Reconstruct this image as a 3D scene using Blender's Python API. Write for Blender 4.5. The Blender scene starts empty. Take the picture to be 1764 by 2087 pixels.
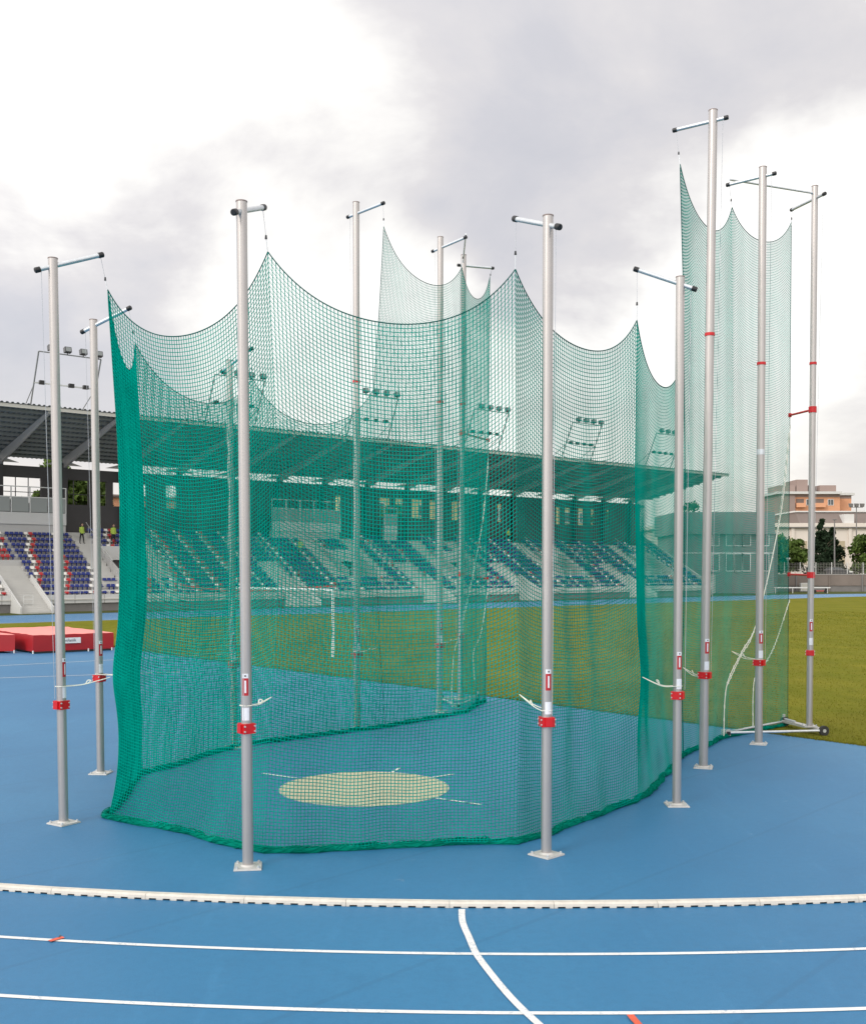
import bpy, math, random
import numpy as np
from mathutils import Vector, Matrix, noise as mnoise

random.seed(7)
rng = np.random.default_rng(11)
S = bpy.context.scene
COL = S.collection
PI = math.pi

# ------------------------------------------------------------------ camera
CAM_H = 3.258
cam_d = bpy.data.cameras.new("camera")
cam = bpy.data.objects.new("camera", cam_d)
COL.objects.link(cam)
cam.location = (0, 0, CAM_H)
cam.rotation_euler = (math.radians(90), 0, 0)
cam_d.sensor_fit = 'AUTO'
cam_d.sensor_width = 36
cam_d.lens = 37.5
cam_d.shift_y = 0.0568
cam_d.clip_start = 0.1
cam_d.clip_end = 3000
S.camera = cam

# ------------------------------------------------------------------ sun
SUN_AZ = math.radians(-138)      # from +Y, clockwise: the bright side of the sky is left and a little behind us
SUN_EL = math.radians(33)
sun_dir = Vector((math.sin(SUN_AZ) * math.cos(SUN_EL), math.cos(SUN_AZ) * math.cos(SUN_EL), math.sin(SUN_EL)))
sd = bpy.data.lights.new("sun", 'SUN')
sd.energy = 1.5
sd.angle = math.radians(18)
sd.color = (1.0, 0.95, 0.88)
so = bpy.data.objects.new("sun", sd)
COL.objects.link(so)
so.rotation_euler = sun_dir.to_track_quat('Z', 'Y').to_euler()

# ------------------------------------------------------------------ world
W = bpy.data.worlds.new("World")
S.world = W
W.use_nodes = True
nt = W.node_tree
for n in list(nt.nodes):
    nt.nodes.remove(n)


class NB:
    """small node-building helper"""
    def __init__(self, tree):
        self.t = tree

    def n(self, typ, **kw):
        nd = self.t.nodes.new(typ)
        for k, v in kw.items():
            setattr(nd, k, v)
        return nd

    def put(self, sock, v):
        if isinstance(v, bpy.types.NodeSocket):
            self.t.links.new(v, sock)
        elif v is not None:
            if sock.type == 'RGBA' and not hasattr(v, '__len__'):
                v = (v, v, v, 1)
            if sock.type == 'RGBA' and len(v) == 3:
                v = (*v, 1)
            sock.default_value = v

    def math(self, op, a, b=None, c=None, clamp=False):
        nd = self.n('ShaderNodeMath', operation=op, use_clamp=clamp)
        self.put(nd.inputs[0], a)
        if b is not None: self.put(nd.inputs[1], b)
        if c is not None: self.put(nd.inputs[2], c)
        return nd.outputs[0]

    def vmath(self, op, a, b=None):
        nd = self.n('ShaderNodeVectorMath', operation=op)
        self.put(nd.inputs[0], a)
        if b is not None: self.put(nd.inputs[1], b)
        return nd.outputs['Value'] if op in ('DOT_PRODUCT', 'LENGTH', 'DISTANCE') else nd.outputs[0]

    def mix(self, f, a, b, typ='MIX'):
        nd = self.n('ShaderNodeMix', data_type='RGBA', blend_type=typ)
        self.put(nd.inputs[0], f); self.put(nd.inputs[6], a); self.put(nd.inputs[7], b)
        return nd.outputs[2]

    def noise(self, vec, scale, detail=4, rough=0.55, dist=0.0):
        nd = self.n('ShaderNodeTexNoise')
        self.put(nd.inputs['Vector'], vec)
        nd.inputs['Scale'].default_value = scale
        nd.inputs['Detail'].default_value = detail
        nd.inputs['Roughness'].default_value = rough
        nd.inputs['Distortion'].default_value = dist
        return nd.outputs['Fac']

    def ramp(self, f, stops):
        nd = self.n('ShaderNodeValToRGB')
        el = nd.color_ramp.elements
        while len(el) < len(stops): el.new(0.5)
        for e, (p, c) in zip(el, stops):
            e.position = p
            e.color = (*c, 1) if hasattr(c, '__len__') else (c, c, c, 1)
        self.put(nd.inputs[0], f)
        return nd.outputs[0]

    def mapr(self, v, a, b, c=0.0, d=1.0, smooth=True):
        nd = self.n('ShaderNodeMapRange')
        nd.interpolation_type = 'SMOOTHSTEP' if smooth else 'LINEAR'
        self.put(nd.inputs[0], v)
        for i, x in zip((1, 2, 3, 4), (a, b, c, d)): nd.inputs[i].default_value = x
        return nd.outputs[0]


b = NB(nt)
tc = b.n('ShaderNodeTexCoord')
dirv = b.vmath('NORMALIZE', tc.outputs['Generated'])
sep = b.n('ShaderNodeSeparateXYZ'); nt.links.new(dirv, sep.inputs[0])
zc = b.math('ADD', b.math('MAXIMUM', sep.outputs[2], 0.0), 0.32)
comb = b.n('ShaderNodeCombineXYZ')
nt.links.new(b.math('DIVIDE', sep.outputs[0], zc), comb.inputs[0])
nt.links.new(b.math('DIVIDE', sep.outputs[1], zc), comb.inputs[1])
plane = comb.outputs[0]
n1 = b.noise(plane, 1.35, 7, 0.55, 0.25)
n2 = b.noise(b.vmath('ADD', plane, (7.3, 2.1, 4.0)), 3.1, 6, 0.6, 0.3)
# the direction, slightly disturbed, drives the broad cloud masses
nw = b.n('ShaderNodeTexNoise'); nt.links.new(dirv, nw.inputs['Vector'])
nw.inputs['Scale'].default_value = 4.5; nw.inputs['Detail'].default_value = 5
wob = b.vmath('MULTIPLY', b.vmath('SUBTRACT', nw.outputs['Color'], (0.5, 0.5, 0.5)), (0.34, 0.34, 0.26))
dw = b.vmath('NORMALIZE', b.vmath('ADD', dirv, wob))


def sdir(x, y):
    v = Vector(((x - 882) / 2175, 1, (1162 - y) / 2175))
    v.normalize()
    return tuple(v)


def blob(x, y, r0, r1, amp):
    d = b.vmath('DISTANCE', dw, sdir(x, y))
    return b.mapr(d, r0, r1, amp, 0.0)


dark = None
for args in [(1230, 340, 0.02, 0.16, 0.58), (980, 470, 0.0, 0.13, 0.5), (1560, 230, 0.0, 0.16, 0.55), (1000, 130, 0.02, 0.2, 0.4),
             (60, 720, 0.0, 0.16, 0.8), (330, 470, 0.0, 0.12, 0.4), (560, 330, 0.0, 0.13, 0.3), (1500, 780, 0.0, 0.07, 0.35),
             (-600, 600, 0.1, 0.5, 0.6), (2500, 100, 0.1, 0.6, 0.7), (700, -900, 0.1, 0.6, 0.6)]:
    v = blob(*args)
    dark = v if dark is None else b.math('ADD', dark, v)
light = None
for args in [(180, 150, 0.02, 0.24, 0.4), (600, 60, 0.02, 0.2, 0.3), (1560, 640, 0.04, 0.20, 0.7), (860, 560, 0.0, 0.10, 0.35), (1680, 420, 0.02, 0.13, 0.5), (480, 600, 0.0, 0.12, 0.4), (1100, 760, 0.0, 0.15, 0.4), (150, 400, 0, .1, .3)]:
    v = blob(*args)
    light = v if light is None else b.math('ADD', light, v)
dens = b.math('ADD', b.math('MULTIPLY', b.math('SUBTRACT', n1, 0.5), 1.2), b.math('MULTIPLY', b.math('SUBTRACT', n2, 0.5), 0.9))
dens = b.math('ADD', b.math("ADD", dens, 0.19), b.math('SUBTRACT', b.math('MULTIPLY', dark, 0.40), b.math('MULTIPLY', light, 0.55)))
cl = b.ramp(dens, [(0.0, (1.0, 0.985, 0.955)), (0.22, (0.83, 0.81, 0.79)), (0.40, (0.66, 0.64, 0.65)), (0.62, (0.57, 0.565, 0.60)), (1.0, (0.49, 0.50, 0.55))])
cl = b.mix(1.0, cl, (1.30, 1.30, 1.30), 'MULTIPLY')
hz = b.mapr(sep.outputs[2], 0.0, 0.22, 1.0, 0.0)
cl = b.mix(b.math('MULTIPLY', hz, 0.60), cl, (1.10, 1.03, 0.93))
gl = b.mapr(sep.outputs[2], -0.25, -0.01, 1.0, 0.0)
cl = b.mix(gl, cl, (0.16, 0.18, 0.14))
# the overcast is a little brighter round the hidden sun
sg = b.mapr(b.vmath('DOT_PRODUCT', dirv, tuple(sun_dir)), -0.55, 1.0, 0.97, 1.75)
vb = b.n('ShaderNodeVectorMath', operation='SCALE')
nt.links.new(cl, vb.inputs[0]); nt.links.new(sg, vb.inputs['Scale'])
sky = b.n('ShaderNodeTexSky')
sky.sky_type = 'NISHITA'; sky.sun_disc = False
sky.sun_elevation = SUN_EL; sky.sun_rotation = SUN_AZ
bg1 = b.n('ShaderNodeBackground'); nt.links.new(sky.outputs[0], bg1.inputs[0]); bg1.inputs[1].default_value = 0.1
bg2 = b.n('ShaderNodeBackground'); nt.links.new(vb.outputs[0], bg2.inputs[0]); bg2.inputs[1].default_value = 1.0
ms = b.n('ShaderNodeMixShader'); ms.inputs[0].default_value = 0.94
nt.links.new(bg1.outputs[0], ms.inputs[1]); nt.links.new(bg2.outputs[0], ms.inputs[2])
wo = b.n('ShaderNodeOutputWorld'); nt.links.new(ms.outputs[0], wo.inputs[0])

S.view_settings.view_transform = 'Standard'
S.view_settings.look = 'None'
S.view_settings.exposure = -0.06
S.view_settings.gamma = 1.0
S.view_settings.use_curve_mapping = False
S.cycles.max_bounces = 6
S.cycles.transparent_max_bounces = 12

# ------------------------------------------------------------------ materials
MATS = {}


def mat(name, color, rough=0.6, metal=0.0, var=0.0, vscale=3.0, bump=0.0, bscale=60.0, spec=0.5, coords='Object', tint=None, coat=0.0):
    m = bpy.data.materials.new(name); m.use_nodes = True
    t = m.node_tree; p = t.nodes['Principled BSDF']; q = NB(t)
    p.inputs['Roughness'].default_value = rough
    p.inputs['Metallic'].default_value = metal
    p.inputs['Specular IOR Level'].default_value = spec
    p.inputs['Coat Weight'].default_value = coat
    c = q.n('ShaderNodeTexCoord').outputs[coords]
    if var > 0:
        f = q.noise(c, vscale, 6, 0.6)
        dk = tuple(x * (1 - var) for x in color); lt = tuple(min(1, x * (1 + var)) for x in (tint or color))
        q.put(p.inputs['Base Color'], q.ramp(f, [(0.28, dk), (0.72, lt)]))
    else:
        p.inputs['Base Color'].default_value = (*color, 1)
    if bump > 0:
        bn = q.n('ShaderNodeBump'); bn.inputs['Strength'].default_value = bump; bn.inputs['Distance'].default_value = 0.01
        t.links.new(q.noise(c, bscale, 3, 0.6), bn.inputs['Height']); t.links.new(bn.outputs[0], p.inputs['Normal'])
    MATS[name] = m
    return m


def mat_track(name, base, pale):
    m = bpy.data.materials.new(name); m.use_nodes = True
    t = m.node_tree; p = t.nodes['Principled BSDF']; q = NB(t)
    c = q.n('ShaderNodeTexCoord').outputs['Object']
    big = q.noise(c, 0.16, 5, 0.55, 0.4)
    med = q.noise(c, 1.1, 6, 0.6)
    st = q.n('ShaderNodeMapping'); st.inputs['Scale'].default_value = (2.2, 0.25, 1); st.inputs['Rotation'].default_value = (0, 0, -0.6)
    t.links.new(c, st.inputs[0])
    streak = q.noise(st.outputs[0], 2.2, 5, 0.6)
    fine = q.noise(c, 90, 3, 0.7)
    wv = q.n('ShaderNodeTexWave'); wv.inputs['Scale'].default_value = 0.13; wv.inputs['Distortion'].default_value = 0.35; wv.inputs['Detail'].default_value = 1
    rt = q.n('ShaderNodeMapping'); rt.inputs['Rotation'].default_value = (0, 0, 0.75); t.links.new(c, rt.inputs[0]); t.links.new(rt.outputs[0], wv.inputs['Vector'])
    seam = wv.outputs['Fac']
    col = q.mix(q.mapr(big, 0.35, 0.68), base, pale)
    col = q.mix(q.mapr(med, 0.52, 0.75, 0.0, 0.35), col, tuple(x * 0.80 for x in base))
    col = q.mix(q.mapr(streak, 0.55, 0.8, 0.0, 0.3), col, tuple(min(1, x * 1.25 + 0.02) for x in pale))
    sc = q.noise(c, 7.0, 4, 0.65, 0.8)
    col = q.mix(q.mapr(sc, 0.70, 0.78, 0.0, 0.30), col, (0.30, 0.40, 0.48))
    col = q.mix(q.mapr(seam, 0.9975, 0.9998, 0.0, 0.22), col, tuple(x * 0.55 for x in base))
    smd = q.noise(c, 2.6, 7, 0.72, 2.5)
    col = q.mix(q.mapr(smd, 0.62, 0.74, 0.0, 0.22), col, (0.24, 0.33, 0.40))
    md2 = q.noise(c, 11, 4, 0.7)
    col = q.mix(q.mapr(md2, 0.40, 0.66, 0.0, 0.22), col, tuple(x * 0.72 for x in base))
    spk = q.noise(c, 34, 2, 0.5)
    col = q.mix(q.mapr(spk, 0.70, 0.76, 0.0, 0.30), col, tuple(x * 0.5 for x in base))
    col = q.mix(q.mapr(fine, 0.35, 0.65, 0.0, 0.30), col, tuple(x * 0.6 for x in base))
    q.put(p.inputs['Base Color'], col)
    p.inputs['Roughness'].default_value = 0.56
    p.inputs['Specular IOR Level'].default_value = 0.75
    bn = q.n('ShaderNodeBump'); bn.inputs['Strength'].default_value = 0.35; bn.inputs['Distance'].default_value = 0.006
    t.links.new(q.noise(c, 240, 2, 0.7), bn.inputs['Height']); t.links.new(bn.outputs[0], p.inputs['Normal'])
    MATS[name] = m
    return m


def mat_grass(name, a, c2, yellow):
    m = bpy.data.materials.new(name); m.use_nodes = True
    t = m.node_tree; p = t.nodes['Principled BSDF']; q = NB(t)
    c = q.n('ShaderNodeTexCoord').outputs['Object']
    col = q.mix(q.mapr(q.noise(c, 0.35, 6, 0.6, 0.5), 0.35, 0.65), a, c2)
    col = q.mix(q.mapr(q.noise(c, 2.2, 6, 0.7), 0.45, 0.75, 0, 0.5), col, yellow)
    st = q.n('ShaderNodeMapping'); st.inputs['Rotation'].default_value = (0, 0, math.radians(-50)); st.inputs['Scale'].default_value = (1, 0.12, 1)
    t.links.new(c, st.inputs[0])
    col = q.mix(q.mapr(q.noise(st.outputs[0], 1.6, 3, 0.5), 0.42, 0.62, 0, 0.22), col, tuple(x * 0.72 for x in a))
    col = q.mix(q.mapr(q.noise(c, 24, 3, 0.7), 0.4, 0.72, 0, 0.6), col, tuple(x * 0.55 for x in a))
    q.put(p.inputs['Base Color'], col)
    p.inputs['Roughness'].default_value = 0.9
    p.inputs['Specular IOR Level'].default_value = 0.04
    bn = q.n('ShaderNodeBump'); bn.inputs['Strength'].default_value = 0.7; bn.inputs['Distance'].default_value = 0.04
    t.links.new(q.noise(c, 30, 4, 0.7), bn.inputs['Height']); t.links.new(bn.outputs[0], p.inputs['Normal'])
    MATS[name] = m
    return m


def mat_net(name, col, tr=0.35):
    m = bpy.data.materials.new(name); m.use_nodes = True
    t = m.node_tree; q = NB(t)
    for n in list(t.nodes): t.nodes.remove(n)
    c = q.n('ShaderNodeTexCoord').outputs['Object']
    f = q.mix(q.mapr(q.noise(c, 1.2, 3), 0.35, 0.65), tuple(x * 0.85 for x in col), tuple(min(1, x * 1.1) for x in col))
    d = q.n('ShaderNodeBsdfDiffuse'); t.links.new(f, d.inputs[0])
    tl = q.n('ShaderNodeBsdfTranslucent'); t.links.new(f, tl.inputs[0])
    mx = q.n('ShaderNodeMixShader'); mx.inputs[0].default_value = tr
    t.links.new(d.outputs[0], mx.inputs[1]); t.links.new(tl.outputs[0], mx.inputs[2])
    o = q.n('ShaderNodeOutputMaterial'); t.links.new(mx.outputs[0], o.inputs[0])
    MATS[name] = m
    return m


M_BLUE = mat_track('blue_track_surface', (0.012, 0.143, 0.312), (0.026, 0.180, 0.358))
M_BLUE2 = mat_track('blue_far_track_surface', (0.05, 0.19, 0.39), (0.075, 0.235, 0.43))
M_GRASS = mat_grass('pitch_grass', (0.152, 0.161, 0.017), (0.200, 0.189, 0.024), (0.245, 0.208, 0.036))
M_BANK = mat_grass('bank_grass', (0.07, 0.09, 0.03), (0.10, 0.11, 0.04), (0.14, 0.12, 0.06))
M_LINE = mat('white_line_paint', (0.70, 0.70, 0.69), 0.6, var=0.10, vscale=9, bump=0.2, bscale=200)
def wear(m, under, lo, hi, amt):
    t = m.node_tree; q = NB(t); p = t.nodes['Principled BSDF']
    c = q.n('ShaderNodeTexCoord').outputs['Object']
    src = p.inputs['Base Color'].links[0].from_socket
    f = q.math('MULTIPLY', q.mapr(q.noise(c, 38, 5, 0.75), lo, hi, 0, amt), q.mapr(q.noise(c, 1.7, 3, 0.6), 0.40, 0.62))
    q.put(p.inputs['Base Color'], q.mix(f, src, under))


wear(M_LINE, (0.10, 0.22, 0.36), 0.52, 0.66, 0.75)
M_KERB = mat('cream_kerb_aluminium', (0.58, 0.54, 0.48), 0.45, var=0.14, vscale=11, bump=0.05)
M_BLACK = mat('black_plastic', (0.012, 0.012, 0.013), 0.45)
M_RUBBER = mat('black_rubber', (0.03, 0.03, 0.03), 0.8, var=0.2, vscale=20)
def mat_conc():
    m = mat('throwing_circle_concrete', (0.55, 0.49, 0.34), 0.85, var=0.08, vscale=2.5, bump=0.3, bscale=80)
    t = m.node_tree; q = NB(t); p = t.nodes['Principled BSDF']
    c = q.n('ShaderNodeTexCoord').outputs['Object']
    src = p.inputs['Base Color'].links[0].from_socket
    col = q.mix(q.mapr(q.noise(c, 5, 6, 0.7, 1.5), 0.55, 0.72, 0, 0.5), src, (0.34, 0.30, 0.22))
    col = q.mix(q.mapr(q.noise(c, 28, 4, 0.7, 0.5), 0.62, 0.74, 0, 0.22), col, (0.26, 0.23, 0.17))
    q.put(p.inputs['Base Color'], col)
    return m


M_CONC = mat_conc()
M_POLE = mat('silver_painted_aluminium', (0.47, 0.435, 0.415), 0.33, metal=0.62, var=0.04, vscale=2.0, bump=0.03, bscale=30, spec=0.5)
M_GALV = mat('galvanised_steel', (0.62, 0.64, 0.66), 0.38, metal=0.65, var=0.10, vscale=18)
M_GALVW = mat('pale_galvanised_plate', (0.50, 0.49, 0.47), 0.5, metal=0.2, var=0.10, vscale=22)
M_RED = mat('red_painted_steel', (0.56, 0.006, 0.010), 0.35, var=0.10, vscale=12, spec=0.5)
M_REDLBL = mat('red_sticker', (0.45, 0.012, 0.02), 0.4)
M_WHITELBL = mat('white_sticker', (0.76, 0.76, 0.80), 0.45, var=0.05, vscale=60)
M_ROPE = mat('white_rope', (0.76, 0.76, 0.66), 0.8, var=0.12, vscale=90)
M_STEELCORD = mat('grey_steel_cord', (0.45, 0.46, 0.48), 0.5, metal=0.3)
M_NET = mat_net('green_netting', (0.001, 0.42, 0.325))
M_NETH = mat_net('green_net_hem', (0.002, 0.20, 0.14), 0.05)
M_NETD = mat_net('dark_green_border_rope', (0.004, 0.10, 0.085), 0.05)
M_WALLG = mat('grey_stand_concrete', (0.46, 0.45, 0.435), 0.85, var=0.10, vscale=0.5, bump=0.1, bscale=8)
M_STEP = mat('pale_step_concrete', (0.50, 0.49, 0.465), 0.85, var=0.08, vscale=0.6)
M_PANEL = mat('light_grey_panel', (0.56, 0.555, 0.54), 0.7, var=0.04, vscale=0.7)
M_BASE = mat('dark_plinth_concrete', (0.19, 0.18, 0.175), 0.9, var=0.12, vscale=0.8)
M_DARK = mat('dark_brown_cladding', (0.055, 0.050, 0.052), 0.6, var=0.12, vscale=0.6)
M_COLM = mat('dark_column_paint', (0.045, 0.042, 0.045), 0.6)
M_ROOF = mat('grey_green_roof_sheet', (0.25, 0.25, 0.24), 0.7, var=0.10, vscale=0.4)
M_BEAM = mat('grey_beam_paint', (0.50, 0.47, 0.44), 0.6, var=0.06, vscale=0.5)
M_FASC = mat('pale_fascia', (0.52, 0.50, 0.45), 0.6)
M_SBLUE = mat('blue_seat_plastic', (0.006, 0.022, 0.19), 0.5)
M_SWHITE = mat('white_seat_plastic', (0.78, 0.76, 0.71), 0.4)
M_SRED = mat('red_seat_plastic', (0.45, 0.02, 0.025), 0.5)
M_RAIL = mat('white_steel_rail', (0.62, 0.62, 0.60), 0.5, metal=0.1)
M_GLASS = mat('smoky_balustrade_glass', (0.20, 0.225, 0.22), 0.1, metal=0.0, spec=0.8)
M_MAT = mat('red_mat_vinyl', (0.34, 0.006, 0.010), 0.5, var=0.12, vscale=0.9, bump=0.5, bscale=2.0)
M_MATTOP = mat('pink_mat_mesh_top', (0.80, 0.27, 0.24), 0.7, var=0.08, vscale=0.8)
M_ORANGE = mat('orange_terracotta_render', (0.66, 0.33, 0.19), 0.85, var=0.06, vscale=0.2)
M_BROWN = mat('brown_render', (0.30, 0.225, 0.20), 0.85, var=0.08, vscale=0.2)
M_CREAM = mat('cream_render', (0.68, 0.61, 0.55), 0.85, var=0.05, vscale=0.15)
M_TAN = mat('tan_window_panel', (0.42, 0.35, 0.24), 0.7, var=0.06, vscale=0.5)
M_YEL = mat('yellow_render', (0.62, 0.50, 0.24), 0.85, var=0.06, vscale=0.2)
M_RFBR = mat('brown_roof_sheet', (0.17, 0.135, 0.12), 0.8, var=0.12, vscale=0.25)
M_GREYB = mat('grey_building_render', (0.22, 0.225, 0.225), 0.85, var=0.05, vscale=0.2)
M_WIN = mat('dark_window_glass', (0.035, 0.045, 0.05), 0.08, spec=0.9)
M_FRAME = mat('white_window_frame', (0.66, 0.66, 0.66), 0.5)
M_RETW = mat('brown_grey_retaining_wall', (0.20, 0.165, 0.145), 0.9, var=0.15, vscale=0.35, bump=0.3, bscale=4)
M_FENCE = mat('grey_mesh_fence', (0.30, 0.28, 0.26), 0.7)
M_LEAF = mat('green_leaves', (0.055, 0.095, 0.020), 0.75, var=0.35, vscale=0.7, spec=0.2, tint=(0.085, 0.13, 0.025))
M_LEAFD = mat('dark_conifer_leaves', (0.018, 0.034, 0.016), 0.8, var=0.35, vscale=0.9, spec=0.15)
M_BARK = mat('brown_bark', (0.10, 0.075, 0.05), 0.9, var=0.2, vscale=4)
M_HIVIS = mat('yellow_green_vest', (0.42, 0.55, 0.08), 0.7)
M_TROUS = mat('black_trousers', (0.015, 0.015, 0.018), 0.8)
M_SKIN = mat('skin', (0.50, 0.30, 0.21), 0.6)
M_HAIR = mat('brown_hair', (0.03, 0.02, 0.015), 0.7)
M_JACK = mat('dark_jacket', (0.03, 0.03, 0.04), 0.8)
M_CARP = mat('grey_car_paint', (0.06, 0.06, 0.065), 0.3, metal=0.3)
M_CARW = mat('white_car_paint', (0.62, 0.62, 0.60), 0.3)
M_ORMARK = mat('orange_red_track_paint', (0.62, 0.10, 0.05), 0.7, var=0.25, vscale=25)
M_TEXT = mat('dark_grey_print', (0.06, 0.06, 0.07), 0.6)
M_STEELD = mat('grey_mast_steel', (0.22, 0.225, 0.23), 0.6, metal=0.2)
M_LAMPG = mat('floodlight_glass', (0.20, 0.22, 0.22), 0.2, spec=0.8)


# ------------------------------------------------------------------ mesh helpers
class MB:
    def __init__(self):
        self.v = []; self.f = []; self.m = []; self.cur = 0

    def quad(self, *pts):
        i = len(self.v); self.v += [tuple(p) for p in pts]
        self.f.append(tuple(range(i, i + len(pts)))); self.m.append(self.cur)

    def hexa(self, p):
        i = len(self.v); self.v += [tuple(q) for q in p]
        for f in ((0, 3, 2, 1), (4, 5, 6, 7), (0, 1, 5, 4), (1, 2, 6, 5), (2, 3, 7, 6), (3, 0, 4, 7)):
            self.f.append(tuple(i + k for k in f)); self.m.append(self.cur)

    def box(self, x0, x1, y0, y1, z0, z1):
        self.hexa([(x0, y0, z0), (x1, y0, z0), (x1, y1, z0), (x0, y1, z0), (x0, y0, z1), (x1, y0, z1), (x1, y1, z1), (x0, y1, z1)])

    def obox(self, o, ax, ay, az):
        """box spanned by three vectors from corner o"""
        o, ax, ay, az = map(Vector, (o, ax, ay, az))
        self.hexa([o, o + ax, o + ax + ay, o + ay, o + az, o + ax + az, o + ax + ay + az, o + ay + az])

    def beam(self, a, c, w, h, up=(0, 0, 1)):
        a, c = Vector(a), Vector(c); d = (c - a).normalized(); u = Vector(up)
        s = d.cross(u)
        if s.length < 1e-4: s = d.cross(Vector((1, 0, 0)))
        s.normalize(); u = s.cross(d)
        o = a - s * w / 2 - u * h / 2
        self.obox(o, c - a, s * w, u * h)

    def tube(self, pts, r, n=10, caps=True):
        pts = [Vector(p) for p in pts]
        rs = r if hasattr(r, '__len__') else [r] * len(pts)
        rings = []; prev = None
        for k, p in enumerate(pts):
            d = (pts[min(k + 1, len(pts) - 1)] - pts[max(k - 1, 0)]).normalized()
            if prev is None:
                s = d.cross(Vector((0, 0, 1)))
                if s.length < 1e-3: s = d.cross(Vector((0, 1, 0)))
            else:
                s = prev - d * prev.dot(d)
                if s.length < 1e-4: s = d.cross(Vector((0, 1, 0)))
            s.normalize(); prev = s; u = d.cross(s)
            i = len(self.v)
            for j in range(n):
                a = 2 * PI * j / n
                self.v.append(tuple(p + (s * math.cos(a) + u * math.sin(a)) * rs[k]))
            rings.append(i)
        for k in range(len(rings) - 1):
            for j in range(n):
                j2 = (j + 1) % n
                self.f.append((rings[k] + j, rings[k] + j2, rings[k + 1] + j2, rings[k + 1] + j)); self.m.append(self.cur)
        if caps:
            self.f.append(tuple(rings[0] + j for j in reversed(range(n)))); self.m.append(self.cur)
            self.f.append(tuple(rings[-1] + j for j in range(n))); self.m.append(self.cur)

    def build(self, name, mats, parent=None, smooth=False, loc=(0, 0, 0), rotz=0.0):
        me = bpy.data.meshes.new(name)
        me.from_pydata(self.v, [], self.f)
        mats = mats if isinstance(mats, (list, tuple)) else [mats]
        for x in mats: me.materials.append(x)
        if len(mats) > 1: me.polygons.foreach_set('material_index', self.m)
        if smooth:
            me.polygons.foreach_set('use_smooth', [True] * len(me.polygons))
            try: me.set_sharp_from_angle(angle=math.radians(40))
            except Exception: pass
        me.update()
        return link(name, me, parent, loc, rotz)


def link(name, me, parent=None, loc=(0, 0, 0), rotz=0.0):
    o = bpy.data.objects.new(name, me)
    COL.objects.link(o)
    if parent is not None: o.parent = parent
    o.location = loc; o.rotation_euler = (0, 0, rotz)
    return o


def tag(o, label=None, cat=None, group=None, kind=None):
    if label: o['label'] = label
    if cat: o['category'] = cat
    if group: o['group'] = group
    if kind: o['kind'] = kind
    return o


def empty(name, loc=(0, 0, 0), rotz=0.0, label=None, cat=None, group=None):
    o = bpy.data.objects.new(name, None)
    o.empty_display_size = 0.3
    COL.objects.link(o); o.location = loc; o.rotation_euler = (0, 0, rotz)
    return tag(o, label, cat, group)


def struct(o):
    o['kind'] = 'structure'
    return o


def ribbon(pts, w, z):
    """flat strip along xy points"""
    mb = MB(); pts = [Vector((p[0], p[1])) for p in pts]; L = []
    for k, p in enumerate(pts):
        d = (pts[min(k + 1, len(pts) - 1)] - pts[max(k - 1, 0)]).normalized()
        s = Vector((-d.y, d.x)) * w / 2
        L.append((p + s, p - s))
    for k in range(len(L) - 1):
        a, c = L[k], L[k + 1]
        mb.quad((*a[1], z), (*c[1], z), (*c[0], z), (*a[0], z))
    return mb


# ------------------------------------------------------------------ ground
E = Vector((0.7627, 0.6468)); N = Vector((-0.6468, 0.7627)); A0 = Vector((-32.6, 80.5))
STAND_ROT = math.atan2(E.y, E.x)


def sb(s, bb):
    return A0 + E * s + N * bb


mb = MB(); mb.quad((-700, -60, 0), (900, -60, 0), (900, 1500, 0), (-700, 1500, 0))
struct(mb.build('ground', M_BANK))
# pitch grass: inside of the oval
CB = sb(92.7, -52.3)


def arc(c, R, a0, a1, n):
    return [c + (E * math.sin(t) + N * math.cos(t)) * R for t in np.linspace(math.radians(a0), math.radians(a1), n)]


inner = [sb(-90, -15.8)] + arc(CB, 36.5, 0, 178, 60) + [sb(-90, -88.8)]
outer = [sb(-90, -4.6)] + arc(CB, 47.7, 0, 178, 60) + [sb(-90, -100)]
mb = MB()
i0 = len(mb.v); mb.v += [(p.x, p.y, 0.004) for p in inner]; mb.f.append(tuple(reversed(range(i0, i0 + len(inner))))); mb.m.append(0)
struct(mb.build('pitch_grass', M_GRASS))
mb = MB()
for k in range(len(inner) - 1):
    mb.quad((*inner[k], 0.006), (*inner[k + 1], 0.006), (*outer[k + 1], 0.006), (*outer[k], 0.006))
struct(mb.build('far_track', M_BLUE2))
for dR, wd, nm in [(0.0, 0.12, 'far_track_inner_line')] + [(1.22 * k, 0.06, 'far_track_lane_line') for k in range(1, 9)]:
    pts = [sb(-90, -15.8 + dR)] + [sb(s, -15.8 + dR) for s in range(-60, 90, 10)] + arc(CB, 36.5 + dR, 0, 150, 50)
    struct(ribbon(pts, wd, 0.011).build(nm, M_LINE))
# blue near area: D-zone plus the bend we stand on
L0 = Vector((1.36, 27.5)); LD = Vector((0.647, -0.763))
p_far = L0 - LD * 75; p_near = L0 + LD * 34
mb = MB()
edge = [p_far + (p_near - p_far) * t for t in np.linspace(0, 1, 20)]
poly = [(-160, -40), (60, -40), (60, p_near.y - 1)] + [(p.x, p.y) for p in reversed(edge)] + [(-160, p_far.y - 20)]
i0 = 0; mb.v += [(x, y, 0.010) for x, y in poly]; mb.f.append(tuple(range(len(poly)))); mb.m.append(0)
struct(mb.build('blue_running_surface', M_BLUE))

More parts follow.
